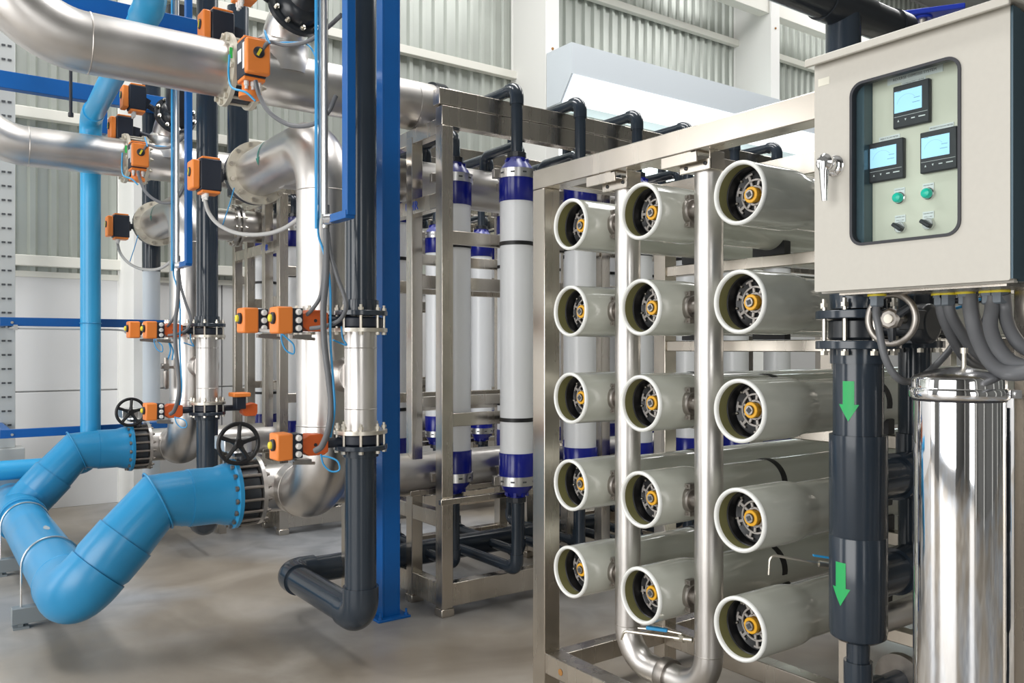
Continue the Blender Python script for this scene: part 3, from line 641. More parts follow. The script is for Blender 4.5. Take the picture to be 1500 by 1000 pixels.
part('clamp_bolt', MB().obox(V(FX, FY, 1.577) + d * (FR + 0.022), d, q, Z, 0.012, 0.028, 0.011).cyl(V(FX, FY, 1.577) + d * (FR + 0.022) - q * 0.05, V(FX, FY, 1.577) + d * (FR + 0.022) + q * 0.05, 0.006, n=10), 'chrome_satin', cl)
part('vent', MB().cyl((FX + 0.03, FY, 1.643), (FX + 0.03, FY, 1.69), 0.006, n=12).cyl((FX + 0.03, FY, 1.685), (FX + 0.03, FY, 1.70), 0.010, n=12), 'bolt_steel', t)
part('base', MB().lathe((FX, FY, 0.0), Z, [(0, 0.14), (0.012, 0.14), (0.012, 0.1), (0.10, 0.1), (0.16, FR)], 40), 'chrome_satin', t)
t = thing('cartridge_filter', 'chrome filter housing half hidden behind the front chrome filter', 'filter', (2.80, 1.13, 0))
part('shell', MB().lathe((2.80, 1.13, 0.16), Z, [(0, FR), (1.36, FR)], 48), 'chrome', t)
part('lid', MB().lathe((2.80, 1.13, 1.52), Z, [(0, FR + 0.012), (0.035, FR + 0.012), (0.05, FR - 0.02), (0.065, 0.02), (0.066, 0)], 48, True, False), 'chrome', t)
part('base', MB().lathe((2.80, 1.13, 0.0), Z, [(0, 0.14), (0.012, 0.14), (0.012, 0.1), (0.10, 0.1), (0.16, FR)], 40), 'chrome_satin', t)

# black pipe over the rack, with tee leg and blue ball valve
t = thing('overhead_pipe', 'black plastic pipe sloping above the cabinet with a slate grey leg', 'pipe', (3.7, 2.32, 2.58))
part('pipe', MB().cyl((2.3, 2.32, 3.322), (4.06, 2.32, 3.322), 0.084, n=36), 'pvc_black', t)
part('tee', MB().lathe((3.45, 2.32, 3.322), X, [(0, 0.092), (0.34, 0.092)], 36), 'pvc_black', t)
part('end_collar', MB().lathe((4.03, 2.32, 3.322), X, [(0, 0.092), (0.1, 0.092), (0.12, 0.06)], 36), 'pvc_black', t)
part('leg', MB().cyl((3.62, 2.32, 3.32), (3.62, 2.32, 2.40), 0.08, n=32), 'pvc_dark', t)
part('end_nipple', MB().cyl((4.1, 2.32, 3.322), (4.5, 2.32, 3.322), 0.055, n=28), 'pvc_dark', t)
t = thing('ball_valve', 'steel ball valve with a blue handle above the cabinet', 'valve', (4.35, 2.32, 3.322))
part('body', MB().lathe((4.22, 2.32, 3.322), X, [(0, 0.06), (0.05, 0.075), (0.2, 0.075), (0.25, 0.06)], 24).cyl((4.34, 2.32, 3.38), (4.34, 2.32, 3.44), 0.025, n=12), 'bolt_steel', t)
part('handle', MB().obox((4.34, 2.28, 3.455), V(0.55, -0.83, 0), V(0.83, 0.55, 0), Z, 0.16, 0.05, 0.014).lathe((4.34, 2.32, 3.43), Z, [(0, 0.05), (0.04, 0.05), (0.05, 0.03)], 16), 'valve_blue', t, 'blue handle', bevel=0.006)

# ================================================================== filtration units: built once, the farther one is a copy
units = []
def uthing(*a, **k):
    o = thing(*a, **k); units.append(o); return o
DY = 2.85
# ---- ultrafiltration frame
t = uthing('filtration_frame', 'tall stainless steel frame holding the @ bank of white and blue modules', 'rack', (2.72, 4.53, 0))
def fb(name, *a, lab=None): return part(name, MB().box(*a), 'frame_steel', t, lab, bevel=0.004)
UP = 0.082; UX1 = 7.4; UY0, UY1 = 4.53, 5.90
ux = (2.72, 4.06, 5.40, 7.32); uy = (UY0, 4.92, 5.43, UY1 - UP)
for xx in ux:
    for yy in uy: 
        fb('post', xx, xx + UP, yy, yy + UP, 0.05, 3.106); fb('foot', xx - 0.006, xx + UP + 0.006, yy - 0.006, yy + UP + 0.006, 0.0, 0.05)
for yy in (UY0, UY1 - UP):
    fb('top_channel', 2.70, UX1 + 0.02, yy, yy + UP, 3.236, 3.338); fb('top_beam', 2.72, UX1, yy + 0.002, yy + UP, 3.107, 3.232)
    fb('bottom_rail', 2.722, UX1, yy + 0.001, yy + UP - 0.001, 0.06, 0.205)
for xx in ux:
    fb('cross_beam', xx + 0.004, xx + UP - 0.004, UY0 + UP, UY1 - UP, 3.06, 3.16); fb('cross_rail', xx + 0.004, xx + UP - 0.004, UY0 + UP, UY1 - UP, 0.06, 0.205)
    fb('middle_beam', xx + 0.004, xx + UP - 0.004, UY0 + UP, UY1 - UP, 2.59, 2.69)
    fb('lower_beam', xx + 0.004, xx + UP - 0.004, UY0 + UP, UY1 - UP, 0.56, 0.66)
for yy in (4.545, 5.835):
    for a, b in zip(ux[:-1], ux[1:]):
        for z0 in (2.362, 1.198): fb('clamp_rail', a + UP, b, yy, yy + 0.03, z0, z0 + 0.085)
for yy in (4.927, 5.435):
    for a, b in zip(ux[:-1], ux[1:]):
        fb('inner_rail', a + UP, b, yy, yy + 0.05, 2.10, 2.19); fb('inner_rail', a + UP, b, yy, yy + 0.05, 1.30, 1.37)
fb('stand_bar', 2.69, UX1, 4.492, 4.528, 0.715, 0.752)
fb('stand_bar', 2.69, UX1, 4.885, 4.918, 0.715, 0.752)
part('lettering', MB().text('UHR', 0.085, (2.7225, 4.93, 2.64), -Y, Z, 0.001), 'blue_ink', t, 'blue letters UHR on the steel beam')
# ---- modules
def module(x0, y0, label, first=None, elbow_top=3.47, back=1):
    if first: return None
    t = uthing('membrane_module', label, 'filter module', (x0, y0, 0.4), 'white filter modules with blue end caps')
    c = (x0, y0, 0); R = 0.1125
    part('shell', MB().lathe((x0, y0, 1.00), Z, [(0, R - 0.003), (1.67, R - 0.003)], 32), 'uf_white', t)
    for s, zb in ((1, 2.645), (-1, 1.022)):
        a = Z * s; o = V(x0, y0, zb)
        cp = part('end_sleeve', MB().lathe(o, a, [(0, R + 0.001), (0.004, R + 0.004), (0.148, R + 0.004), (0.15, R)], 32), 'uf_blue', t, 'dark blue end sleeve')
        part('clamp_band', MB().lathe(o + a * 0.148, a, [(0, R + 0.004), (0.0, R + 0.012), (0.058, R + 0.012), (0.058, R + 0.002)], 32), 'clamp_steel', cp)
        sm = MB()
        for k in range(10):
            q = 2 * PI * k / 10 + 0.1; d = V(math.cos(q), math.sin(q), 0)
            sm.obox(o + a * 0.178 + d * (R + 0.0125), Z.cross(d), Z, d, 0.013, 0.005, 0.0008)
        part('slots', sm, 'slot_dark', cp, kind='stuff')
        part('latch', MB().obox(o + a * 0.178 + V(-0.8, 0.25, 0).normalized() * (R + 0.03), V(-0.8, 0.25, 0).normalized(), Z, V(0.25, 0.8, 0).normalized(), 0.02, 0.03, 0.025), 'cast_steel', cp, bevel=0.004)
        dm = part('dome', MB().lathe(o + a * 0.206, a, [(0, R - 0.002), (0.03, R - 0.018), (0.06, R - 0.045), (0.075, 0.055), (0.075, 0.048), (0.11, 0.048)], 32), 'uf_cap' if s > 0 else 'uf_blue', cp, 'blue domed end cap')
        rb = MB()
        for k in range(8):
            q = 2 * PI * k / 8; d = V(math.cos(q), math.sin(q), 0)
            rb.obox(o + a * 0.262 + d * 0.062, d, Z.cross(d), Z, 0.016, 0.009, 0.018)
        part('lugs', rb, 'uf_blue', cp, kind='stuff')
        part('union', MB().lathe(o + a * 0.29, a, [(0, 0.062), (0.03, 0.062), (0.034, 0.05)], 12), 'pvc_black', cp, sharp=20)
    part('strap', MB().lathe((x0, y0, 2.36), Z, [(0, R - 0.003), (0, R + 0.001), (0.025, R + 0.001), (0.025, R - 0.003)], 32), 'black_plastic', t)
    part('strap', MB().lathe((x0, y0, 1.225), Z, [(0, R - 0.003), (0, R + 0.001), (0.025, R + 0.001), (0.025, R - 0.003)], 32), 'black_plastic', t)
    r = 0.038; zt = elbow_top; yt = 5.2 + (0.0 if y0 < 5 else 0.02)
    part('top_pipe', MB().sweep(bend([(x0, y0, 2.93), (x0, y0, zt), (x0, yt, zt)] + [(x0, yt, 2.98)], 0.06, 6), r, 18), 'pvc_dark', t)
    if zt > 3.3:
        part('top_elbow', MB().sweep(bend([(x0, y0, zt - 0.11), (x0, y0, zt), (x0, y0 + back * 0.085, zt)], 0.062, 6), r + 0.008, 18), 'pvc_dark', t)
    part('bottom_pipe', MB().sweep(bend([(x0, y0, 0.74), (x0, y0, 0.262), (x0, y0 + back * (0.72 if y0 < 4.5 else 0.36), 0.262)], 0.05, 6), 0.036, 18), 'pvc_dark', t)
    part('bottom_elbow', MB().sweep(bend([(x0, y0, 0.36), (x0, y0, 0.262), (x0, y0 + back * 0.09, 0.262)], 0.055, 6), 0.044, 18), 'pvc_dark', t)
    return t
ordn = ['first', 'second', 'third', 'fourth', 'fifth', 'sixth', 'seventh']
for k in range(6):
    module(3.206 + 0.54 * k, 4.40, '%s module of the outer row, @ bank, its pipe bent over the beam' % ordn[k], None, 3.39, 1)
for k in range(6):
    module(2.95 + 0.54 * k, 4.757, '%s module of the middle row, @ bank, behind the clamp rails' % ordn[k], None, 3.13, 1)
for k in range(6):
    module(3.0 + 0.54 * k, 5.69, '%s module of the back row, @ bank, beyond the steel headers' % ordn[k], None, 3.13, -1)
# ---- steel headers running along the bank, from the valves
def flange(mb, o, axis, R, th=0.022): return mb.lathe(o, axis, [(0, R), (th, R)], 40)
HYc, HZc, HR = 5.01, 3.345, 0.162
t = uthing('header_pipe', 'large stainless header pipe with its elbow turning up, @ line', 'pipe', (0.5, HYc, HZc))
part('pipe', MB().cyl((0.785, HYc, HZc), (1.53, HYc, HZc), HR, n=48), 'pipe_steel', t)
part('elbow', MB().sweep(bend([(0.785, HYc, HZc), (0.325, HYc, HZc), (0.325, HYc, HZc + 0.9)], 0.455, 18), HR, 44), 'pipe_steel', t)
part('weld', MB().torus((0.785, HYc, HZc), X, HR, 0.004, 44, 6), 'weld', t)
part('flange', flange(MB(), (1.505, HYc, HZc), X, 0.212, 0.025), 'cream_flange', t, 'cream painted flange')
t = uthing('header_pipe', 'large stainless header pipe with a raised branch beyond the flanged valve, @ line', 'pipe', (1.66, HYc, HZc))
part('pipe', MB().cyl((1.655, HYc, HZc), (3.1, HYc, HZc), HR, n=48), 'pipe_steel', t)
part('flange', flange(MB(), (1.655, HYc, HZc), X, 0.212, 0.025), 'cream_flange', t, 'cream painted flange')
part('weld', MB().torus((2.76, HYc, HZc), X, HR, 0.003, 44, 6), 'weld', t)
part('branch', MB().sweep(spline([(1.87, 5.0, HZc), (1.87, 5.02, HZc + 0.2), (1.88, 4.98, HZc + 0.31), (1.9, 4.89, HZc + 0.39)], 5), [0.17] * 3 + [0.155] * 4 + [0.13] * 9, 36), 'pipe_steel', t)
part('coupling', MB().lathe((2.90, HYc, HZc), X, [(0, HR + 0.001), (0, HR + 0.018), (0.08, HR + 0.018), (0.08, HR + 0.001)], 40), 'pvc_black', t)
# header valve
t = uthing('butterfly_valve', 'black butterfly valve bolted between the cream header flanges, @ line', 'valve', (1.59, HYc, HZc))
part('wafer', MB().lathe((1.532, HYc, HZc), X, [(0, 0.165), (0.01, 0.185), (0.11, 0.185), (0.121, 0.165)], 40), 'navy_body', t)
part('bolts', bolts(MB(), (1.503, HYc, HZc), X, 0.188, 12, 0.178, 0.010, 0.13), 'cream_flange', t, kind='stuff')
def actuator_tall(c, face, parent, stem=None):
    """tall black actuator with an orange front plate facing `face`"""
    c = V(c); f = V(face); s = Z.cross(f); K = 1.18
    bd = part('actuator', MB().obox(c, f, s, Z, 0.058*K, 0.052*K, 0.088*K), 'navy_body', parent, 'black actuator with orange plate and caps', bevel=0.008)
    part('cap', MB().obox(c + Z * 0.093*K, f, s, Z, 0.050*K, 0.050*K, 0.006*K), 'orange', bd, 'orange end cap', bevel=0.004)
    part('cap', MB().obox(c - Z * 0.095*K, f, s, Z, 0.050*K, 0.050*K, 0.008*K), 'orange', bd, 'orange end cap', bevel=0.004)
    pl = part('front_plate', MB().obox(c + f * 0.083*K - Z * 0.004*K, f, s, Z, 0.020*K, 0.056*K, 0.080*K), 'orange', bd, 'orange front plate', bevel=0.010)
    part('neck', MB().obox(c + f * 0.061*K, f, s, Z, 0.006*K, 0.048*K, 0.07*K), 'gasket', bd)
    part('dial', MB().lathe(c + f * 0.101*K + Z * 0.012*K, f, [(0, 0.026*K), (0.006*K, 0.026*K), (0.009*K, 0.022*K)], 24), 'gasket', bd, 'round black dial')
    part('dial_mark', MB().obox(c + f * 0.111*K + Z * 0.012*K, f, (s * 0.5 + Z).normalized(), (Z * 0.5 - s).normalized(), 0.001*K, 0.018*K, 0.006*K), 'yellow', bd, 'yellow dial mark')
    part('label_plate', MB().obox(c - s * 0.0525*K + Z * 0.015*K - f * 0.01*K, f, s, Z, 0.026*K, 0.0008*K, 0.03*K).obox(c - s * 0.052*K + Z * 0.005*K + f * 0.046*K, f, s, Z, 0.012*K, 0.0012*K, 0.06*K).obox(c - f * 0.0582*K + Z * 0.01*K, f, s, Z, 0.001*K, 0.03*K, 0.03*K), 'label_white', bd, 'white label plate')
    gl = MB()
    for k in (-0.03*K, 0.0, 0.03*K): gl.lathe(c + s * k - Z * 0.100*K + f * 0.02*K, -Z, [(0, 0.012*K), (0.022*K, 0.012*K), (0.026*K, 0.008*K), (0.04*K, 0.008*K)], 8)
    part('glands', gl, 'gland_white', bd, kind='stuff')
    if stem: part('stem', MB().cyl(c, stem, 0.022*K, n=14).obox(c.lerp(V(stem), 0.35), (V(stem) - c).normalized(), basis(V(stem) - c)[0], basis(V(stem) - c)[1], 0.03*K, 0.035*K, 0.035*K), 'navy_body', bd)
    return bd
actuator_tall((1.535, 4.60, 3.285), (0, -1, 0), t, (1.59, HYc - 0.18, 3.30))
part('lower_housing', MB().lathe((1.535, 4.62, 3.085), Z, [(0, 0.062), (0.026, 0.062), (0.026, 0.045), (0.09, 0.045)], 20), 'orange', t, 'orange lower gear housing')
part('tag', MB().box(1.478, 1.494, 4.80, 4.806, 3.35, 3.41), 'green_tag', t, 'green tag')
t = uthing('motor_actuator', 'black and orange valve motor peering over the header pipe, @ line', 'actuator', (1.537, 5.2, 3.62))
actuator_tall((1.545, 5.2, 3.64), (-1, 0, 0), t, (1.80, 5.2, 3.60))
part('bracket', MB().box(1.50, 1.60, 5.16, 5.24, 3.42, 3.545), 'bolt_steel', t)
# branch valve: black flange with dome, elbow going up
t = uthing('branch_valve', 'round black bolted valve on the raised header branch, @ line', 'valve', (1.9, 4.86, 3.74))
ax = V(0.06, -0.93, 0.36).normalized(); o = V(1.9, 4.88, 3.735)
part('flange', MB().lathe(o, ax, [(0, 0.178), (0.03, 0.178), (0.036, 0.165), (0.036, 0.14)], 44), 'pvc_black', t)
part('dome', MB().lathe(o + ax * 0.03, ax, [(0, 0.135), (0.03, 0.132), (0.06, 0.118), (0.085, 0.09), (0.097, 0.05), (0.1, 0)], 40, False, False), 'pvc_black', t)
part('bolts', bolts(MB(), o - ax * 0.005, ax, 0.156, 10, 0.045, 0.009, 0.3), 'bolt_steel', t, kind='stuff')
part('riser', MB().sweep(bend([o + ax * 0.0, o + ax * 0.09, o + ax * 0.09 + V(0, 0, 0.9)], 0.05, 6), 0.10, 28), 'pvc_black', t)
actuator_tall((1.585, 4.88, 3.84), (-1, 0, 0), t, (1.76, 4.88, 3.76))
# ---- middle steel pipe feeding the bank
t = uthing('transfer_pipe', 'stainless pipe entering the frame at head height, @ line', 'pipe', (1.95, 5.2, 2.87))
part('pipe', MB().cyl((1.93, 5.2, 2.87), (7.2, 5.2, 2.87), 0.15, n=40), 'pipe_steel', t)
part('flange', flange(flange(MB(), (2.50, 5.2, 2.87), X, 0.2), (2.545, 5.2, 2.87), X, 0.2), 'pipe_steel', t)
part('bolts', bolts(MB(), (2.498, 5.2, 2.87), X, 0.177, 12, 0.07, 0.009), 'bolt_steel', t, kind='stuff')
t = uthing('lower_header', 'stainless pipe running low along the bank behind the bottom elbow, @ line', 'pipe', (1.70, 5.01, 0.85))
LZ, LY, LR = 0.845, 5.01, 0.142
part('pipe', MB().cyl((1.70, LY, LZ), (7.2, LY, LZ), LR, n=40), 'pipe_steel', t)
part('flange', flange(MB(), (1.682, LY, LZ), X, 0.205, 0.024), 'pipe_steel', t)
part('support', MB().box(2.30, 2.36, LY - 0.1, LY + 0.1, 0.0, 0.72), 'frame_steel', t)
# ---- riser
RX, RY, RR = 1.92, 4.50, 0.155
t = uthing('riser_pipe', 'pale stainless riser with elbows at head and foot, @ line', 'pipe', (RX, RY, 0.8))
part('pipe', MB().cyl((RX, RY, 1.25), (RX, RY, 1.80), RR, n=44), 'pipe_steel', t)
part('pipe', MB().cyl((RX, RY, 1.89), (RX, RY, 2.60), RR, n=48), 'pipe_steel', t)
part('top_elbow', MB().sweep(bend([(RX, RY, 2.57), (RX, RY, 2.885), (RX, RY + 0.40, 2.885)], 0.30, 16), RR, 44), 'pipe_steel', t)
part('top_pipe', MB().cyl((RX, RY + 0.29, 2.885), (RX, 5.62, 2.885), RR, n=48), 'pipe_steel', t)
part('flange', flange(MB(), (RX, 5.605, 2.885), Y, 0.212, 0.03), 'cream_flange', t, 'dull cream flange')
part('foot_elbow', MB().sweep(bend([(RX, RY, 1.27), (RX, RY, LZ + 0.01), (RX, RY + 0.40, LZ + 0.01)], 0.285, 16), [RR] + [RR + 0.008] * 18, 44), 'pipe_steel', t)
for zz in (1.262, 2.585): part('weld', MB().torus((RX, RY, zz), Z, RR, 0.003, 40, 6), 'weld', t)
part('weld', MB().torus((RX, RY + 0.29, LZ + 0.01), Y, RR + 0.008, 0.003, 40, 6), 'weld', t)
part('flange', flange(MB(), (RX, RY, 1.788), Z, 0.205, 0.022), 'pipe_steel', t)
part('flange', flange(MB(), (RX, RY, 1.882), Z, 0.205, 0.022), 'pipe_steel', t)
part('bolts', bolts(MB(), (RX, RY, 1.786), Z, 0.184, 12, 0.12, 0.009), 'bolt_steel', t, kind='stuff')
# arrow mark on the top elbow
am = MB(); AYc = 5.17
def on_pipe(dy, ang): return (RX - (RR + 0.0015) * math.cos(ang), AYc + dy, 2.885 + (RR + 0.0015) * math.sin(ang))
N = 8; vs = []
for k in range(N + 1):
    g = 0.75 - 0.75 * k / N; vs += [on_pipe(-0.012, g), on_pipe(0.012, g)]
am.add(vs, [(2 * k, 2 * k + 1, 2 * k + 3, 2 * k + 2) for k in range(N)])
vs = []
for k in range(5):
    h = 0.034 * (1 - k / 4); g = 0.02 - 0.32 * k / 4; vs += [on_pipe(-h, g), on_pipe(h, g)]
am.add(vs, [(2 * k, 2 * k + 1, 2 * k + 3, 2 * k + 2) for k in range(4)])
part('arrow_mark', am, 'teal_arrow', t, 'dark green arrow mark', sharp=60)
def actuator_gear(c_valve, r_valve, parent, z):
    """flat geared motor on a stem pointing along -X"""
    cx, cy = c_valve; o = V(cx, cy, z)
    part('stem', MB().cyl(o - X * (r_valve - 0.02), o - X * 0.30, 0.026, n=16), 'navy_body', parent)
    g = part('gear_housing', MB().prism([(-0.07, -0.03), (-0.035, -0.055), (0.05, -0.055), (0.072, -0.04), (0.072, 0.04), (0.03, 0.055), (-0.03, 0.055), (-0.07, 0.03)], (cx - 0.272, cy - 0.04, z), X, Z, -0.09), 'orange_shaded', parent, 'orange gear housing in a shaded tone', bevel=0.005)
    part('plug', MB().lathe((cx - 0.272, cy - 0.04, z), -Y, [(0, 0.009), (0.004, 0.008)], 12), 'gasket', g)
    bx = cx - 0.392
    b = part('motor_case', MB().box(bx - 0.005, bx + 0.052, cy - 0.045, cy + 0.055, z - 0.062, z + 0.062), 'navy_body', parent, bevel=0.005)
    part('orange_cover', MB().box(bx - 0.088, bx - 0.004, cy - 0.058, cy + 0.062, z - 0.068, z + 0.068), 'orange', b, 'orange motor cover', bevel=0.010)
    part('dial', MB().lathe((bx - 0.088, cy - 0.01, z + 0.01), -X, [(0, 0.03), (0.012, 0.03), (0.016, 0.024)], 24), 'gasket', b, 'round dial')
    part('dial_mark', MB().lathe((bx - 0.103, cy - 0.01, z + 0.01), -X, [(0, 0.020), (0.010, 0.018), (0.014, 0.01)], 16), 'yellow', b, 'yellow dial centre')
    gl = MB()
    for k, zz in enumerate((0.042, 0.0, -0.04)): gl.lathe((bx + 0.026, cy - 0.045, z + zz), -Y, [(0, 0.016), (0.012, 0.016), (0.016, 0.011), (0.022, 0.011)], 12)
    part('glands', gl, 'gland_white', b, kind='stuff')
    part('base_clip', MB().box(bx + 0.01, bx + 0.10, cy - 0.04, cy + 0.03, z - 0.092, z - 0.072).cyl((bx, cy - 0.03, z - 0.085), (bx + 0.12, cy - 0.03, z - 0.095), 0.008, n=8), 'cast_steel', b)
t = uthing('motor_valve', 'motorised butterfly valve with orange cover halfway up the steel riser, @ line', 'valve', (RX, RY, 1.845))
part('wafer', MB().lathe((RX, RY, 1.812), Z, [(0, 0.17), (0.066, 0.17)], 36), 'navy_body', t)
actuator_gear((RX, RY), 0.15, t, 1.848)
t = uthing('end_valve', 'black blanked valve with orange motor on the top elbow pipe, @ line', 'valve', (RX, 5.65, 2.872))
part('wafer', MB().lathe((RX, 5.637, 2.885), Y, [(0, 0.205), (0.07, 0.205), (0.075, 0.185)], 40), 'navy_body', t)
part('bolts', bolts(MB(), (RX, 5.60, 2.885), Y, 0.19, 12, 0.115, 0.009), 'bolt_steel', t, kind='stuff')
actuator_tall((1.605, 5.66, 2.835), (-1, 0, 0), t, (RX - 0.18, 5.66, 2.85))
# ---- dark plastic pipe with steel tee
QX, QY, QR = 1.965, 4.12, 0.084
t = uthing('plastic_riser', 'dark grey plastic riser running up out of view from its flange, @ line', 'pipe', (QX, QY, 1.85))
part('pipe', MB().cyl((QX, QY, 1.90), (QX, QY, 5.2), QR, n=40), 'pvc_dark', t)
part('stub', MB().lathe((QX, QY, 1.87), Z, [(0, 0.098), (0.085, 0.096), (0.088, QR)], 40), 'pvc_dark', t)
part('flange', flange(MB(), (QX, QY, 1.872), Z, 0.142, 0.026), 'pvc_dark', t, bevel=0.003)
t = uthing('steel_tee', 'stainless tee piece flanged between two dark plastic pipes, @ line', 'pipe', (QX, QY, 1.5))
part('pipe', MB().cyl((QX, QY, 1.25), (QX, QY, 1.80), 0.086, n=40), 'pipe_steel', t)
part('branch', MB().lathe((QX, QY + 0.03, 1.55), Y, [(0, 0.105), (0.05, 0.092), (0.09, 0.078), (0.13, 0.075), (0.18, 0.085), (0.22, 0.105)], 36), 'pipe_steel', t)
part('flange', flange(MB(), (QX, QY, 1.785), Z, 0.142, 0.020), 'bolt_steel', t)
part('flange', flange(MB(), (QX, QY, 1.243), Z, 0.142, 0.020), 'bolt_steel', t)
for zz in (1.70, 1.375): part('weld', MB().torus((QX, QY, zz), Z, 0.086, 0.0022, 36, 6), 'weld', t)
t = uthing('plastic_drop', 'dark plastic pipe dropping to the floor and doubling back behind, @ line', 'pipe', (QX, QY, 0.2))
QZ = 0.258
part('pipe', MB().cyl((QX, QY, QZ + 0.16), (QX, QY, 1.17), QR, n=40), 'pvc_dark', t)
part('stub', MB().lathe((QX, QY, 1.175), -Z, [(0, 0.098), (0.055, 0.096), (0.058, QR)], 40), 'pvc_dark', t)
part('flange', flange(MB(), (QX, QY, 1.158), Z, 0.142, 0.026), 'pvc_dark', t, bevel=0.003)
part('elbow', MB().sweep(bend([(QX, QY, QZ + 0.165), (QX, QY, QZ), (QX, QY + 0.165, QZ)], 0.10, 10), QR + 0.012, 40), 'pvc_dark', t)
part('floor_pipe', MB().cyl((QX, QY + 0.1, QZ), (QX, 5.08, QZ), QR, n=40), 'pvc_dark', t)
part('elbow', MB().sweep(bend([(QX, 5.0, QZ), (QX, 5.17, QZ), (QX + 0.17, 5.17, QZ)], 0.10, 10), QR + 0.012, 40), 'pvc_dark', t)
part('back_pipe', MB().cyl((QX + 0.1, 5.17, QZ), (4.6, 5.17, QZ), QR, n=40), 'pvc_dark', t)
part('saddle', MB().box(2.5, 2.56, 5.11, 5.23, 0.0, QZ - QR + 0.012), 'pvc_dark', t)
for zz, nm in ((1.812, 'upper'), (1.182, 'lower')):
    t = uthing('motor_valve', 'motorised valve with orange cover at the %s plastic pipe flange, @ line' % nm, 'valve', (QX, QY, zz))
    part('wafer', MB().lathe((QX, QY, zz - (0.006 if nm == 'upper' else -0.003)), Z, [(0, 0.108), (0.008, 0.118), (0.05, 0.118), (0.058, 0.108)], 40), 'navy_body', t)
    part('bolts', bolts(MB(), (QX, QY, zz - (0.028 if nm == 'upper' else 0.026)), Z, 0.123, 8, 0.116, 0.008, 0.35), 'bolt_steel', t, kind='stuff')
    actuator_gear((QX, QY), 0.10, t, zz + (0.028 if nm == 'upper' else 0.02))
# ---- blue lower branch with black valve
BZ, BR = 0.835, 0.157; GX, GZ = 0.715, 0.365
t = uthing('blue_branch', 'sky blue plastic pipe angling down from the black handwheel valve, @ line', 'pipe', (1.2, LY, 0.5))
part('pipe', MB().cyl((1.26, LY, BZ), (1.54, LY, BZ), BR, n=44), 'pvc_blue', t)
part('socket', MB().lathe((1.30, LY, BZ), X, [(0, BR), (0.002, BR + 0.008), (0.15, BR + 0.008), (0.2, BR + 0.022), (0.235, BR + 0.026)], 44), 'pvc_blue', t)
dd = V(GX - 1.14, 0, GZ - BZ).normalized(); m0 = V(1.14, LY, BZ)
part('mitre_bend', MB().sweep([(1.30, LY, BZ), m0, m0 + dd * 0.26], BR + 0.004, 44), 'pvc_blue', t, sharp=20)
part('weld_bead', MB().sweep([m0 + ((X - dd).normalized().cross(Y) * math.cos(q) * 1.075 + Y * math.sin(q)) * (BR + 0.005) for q in [2 * PI * k / 40 for k in range(41)]], 0.006, 8, False), 'pvc_blue', t)
part('sleeve', MB().lathe(m0 + dd * 0.25, dd, [(0, BR), (0.0, BR + 0.012), (0.17, BR + 0.012), (0.205, BR), (0.30, BR)], 44), 'pvc_blue', t)
part('flange', MB().lathe((1.533, LY, BZ), X, [(0, 0.178), (0.012, 0.205), (0.034, 0.205)], 44), 'pvc_blue', t)
t = uthing('handwheel_valve', 'black ribbed valve with black spoked handwheel at the blue pipe flange, @ line', 'valve', (1.62, LY, BZ))
part('body', MB().lathe((1.568, LY, BZ), X, [(0, 0.165), (0.006, 0.175), (0.106, 0.175), (0.112, 0.165)], 44), 'pvc_black', t)
part('bolts', bolts(MB(), (1.535, LY, BZ), X, 0.187, 16, 0.168, 0.0095, 0.1), 'cast_steel', t, kind='stuff')
part('neck', MB().cyl((1.62, LY, BZ + 0.16), (1.62, LY, BZ + 0.30), 0.035, n=18).box(1.55, 1.68, LY - 0.07, LY + 0.07, BZ + 0.225, BZ + 0.24), 'pvc_black', t)
part('gearbox', MB().lathe((1.60, LY, BZ + 0.24), Z, [(0, 0.07), (0.09, 0.07), (0.10, 0.055), (0.10, 0)], 28, True, False).box(1.47, 1.60, LY - 0.14, LY + 0.06, BZ + 0.265, BZ + 0.345), 'clamp_steel', t, 'grey steel gearbox', bevel=0.005)
WX, WY_, WZ_ = 1.515, LY - 0.25, 1.158
part('shaft', MB().cyl((WX, LY - 0.1, WZ_), (WX, WY_, WZ_), 0.014, n=12), 'bolt_steel', t)
w = part('handwheel', MB().torus((WX, WY_, WZ_), Y, 0.112, 0.0125, 48, 12), 'black_plastic', t, 'black handwheel')
sp = MB()
for k in range(5):
    a = 2 * PI * k / 5 + 0.25; d = X * math.cos(a) + Z * math.sin(a)
    sp.sweep([V(WX, WY_, WZ_), V(WX, WY_, WZ_) + d * 0.05, V(WX, WY_, WZ_) + d * 0.112], [0.018, 0.012, 0.013], 8)
part('spokes', sp.lathe((WX, WY_ + 0.015, WZ_), -Y, [(0, 0.027), (0.03, 0.027), (0.036, 0.02), (0.036, 0)], 20, True, False), 'black_plastic', w)
# ---- hanger bracket and strut
t = uthing('blue_hanger', 'blue steel hanger arm dropping beside the plastic riser, @ line', 'bracket', (1.70, 3.74, 2.33))
part('arm', MB().box(1.69, 1.735, 3.69, 3.75, 2.335, 5.2), 'blue_paint', t, bevel=0.003)
part('foot', MB().box(1.685, 1.735, 3.70, 3.90, 2.32, 2.36), 'blue_paint', t, bevel=0.003)
part('clamp', MB().cyl((1.71, 3.89, 2.34), (1.69, 3.93, 2.34), 0.03, n=12).box(1.665, 1.715, 3.93, 3.945, 2.315, 2.365), 'chrome_satin', t)
t = uthing('cable_strut', 'slim pale metal cable strut with slots hanging by the blue hanger, @ line', 'conduit', (1.69, 3.97, 2.3))
part('channel', MB().box(1.668, 1.706, 3.95, 3.955, 2.35, 5.2).box(1.668, 1.673, 3.955, 3.985, 2.35, 5.2).box(1.701, 1.706, 3.955, 3.985, 2.35, 5.2), 'clamp_steel', t)
part('conduit', MB().cyl((1.687, 3.945, 2.30), (1.687, 3.945, 5.2), 0.013, n=14), 'clamp_steel', t)
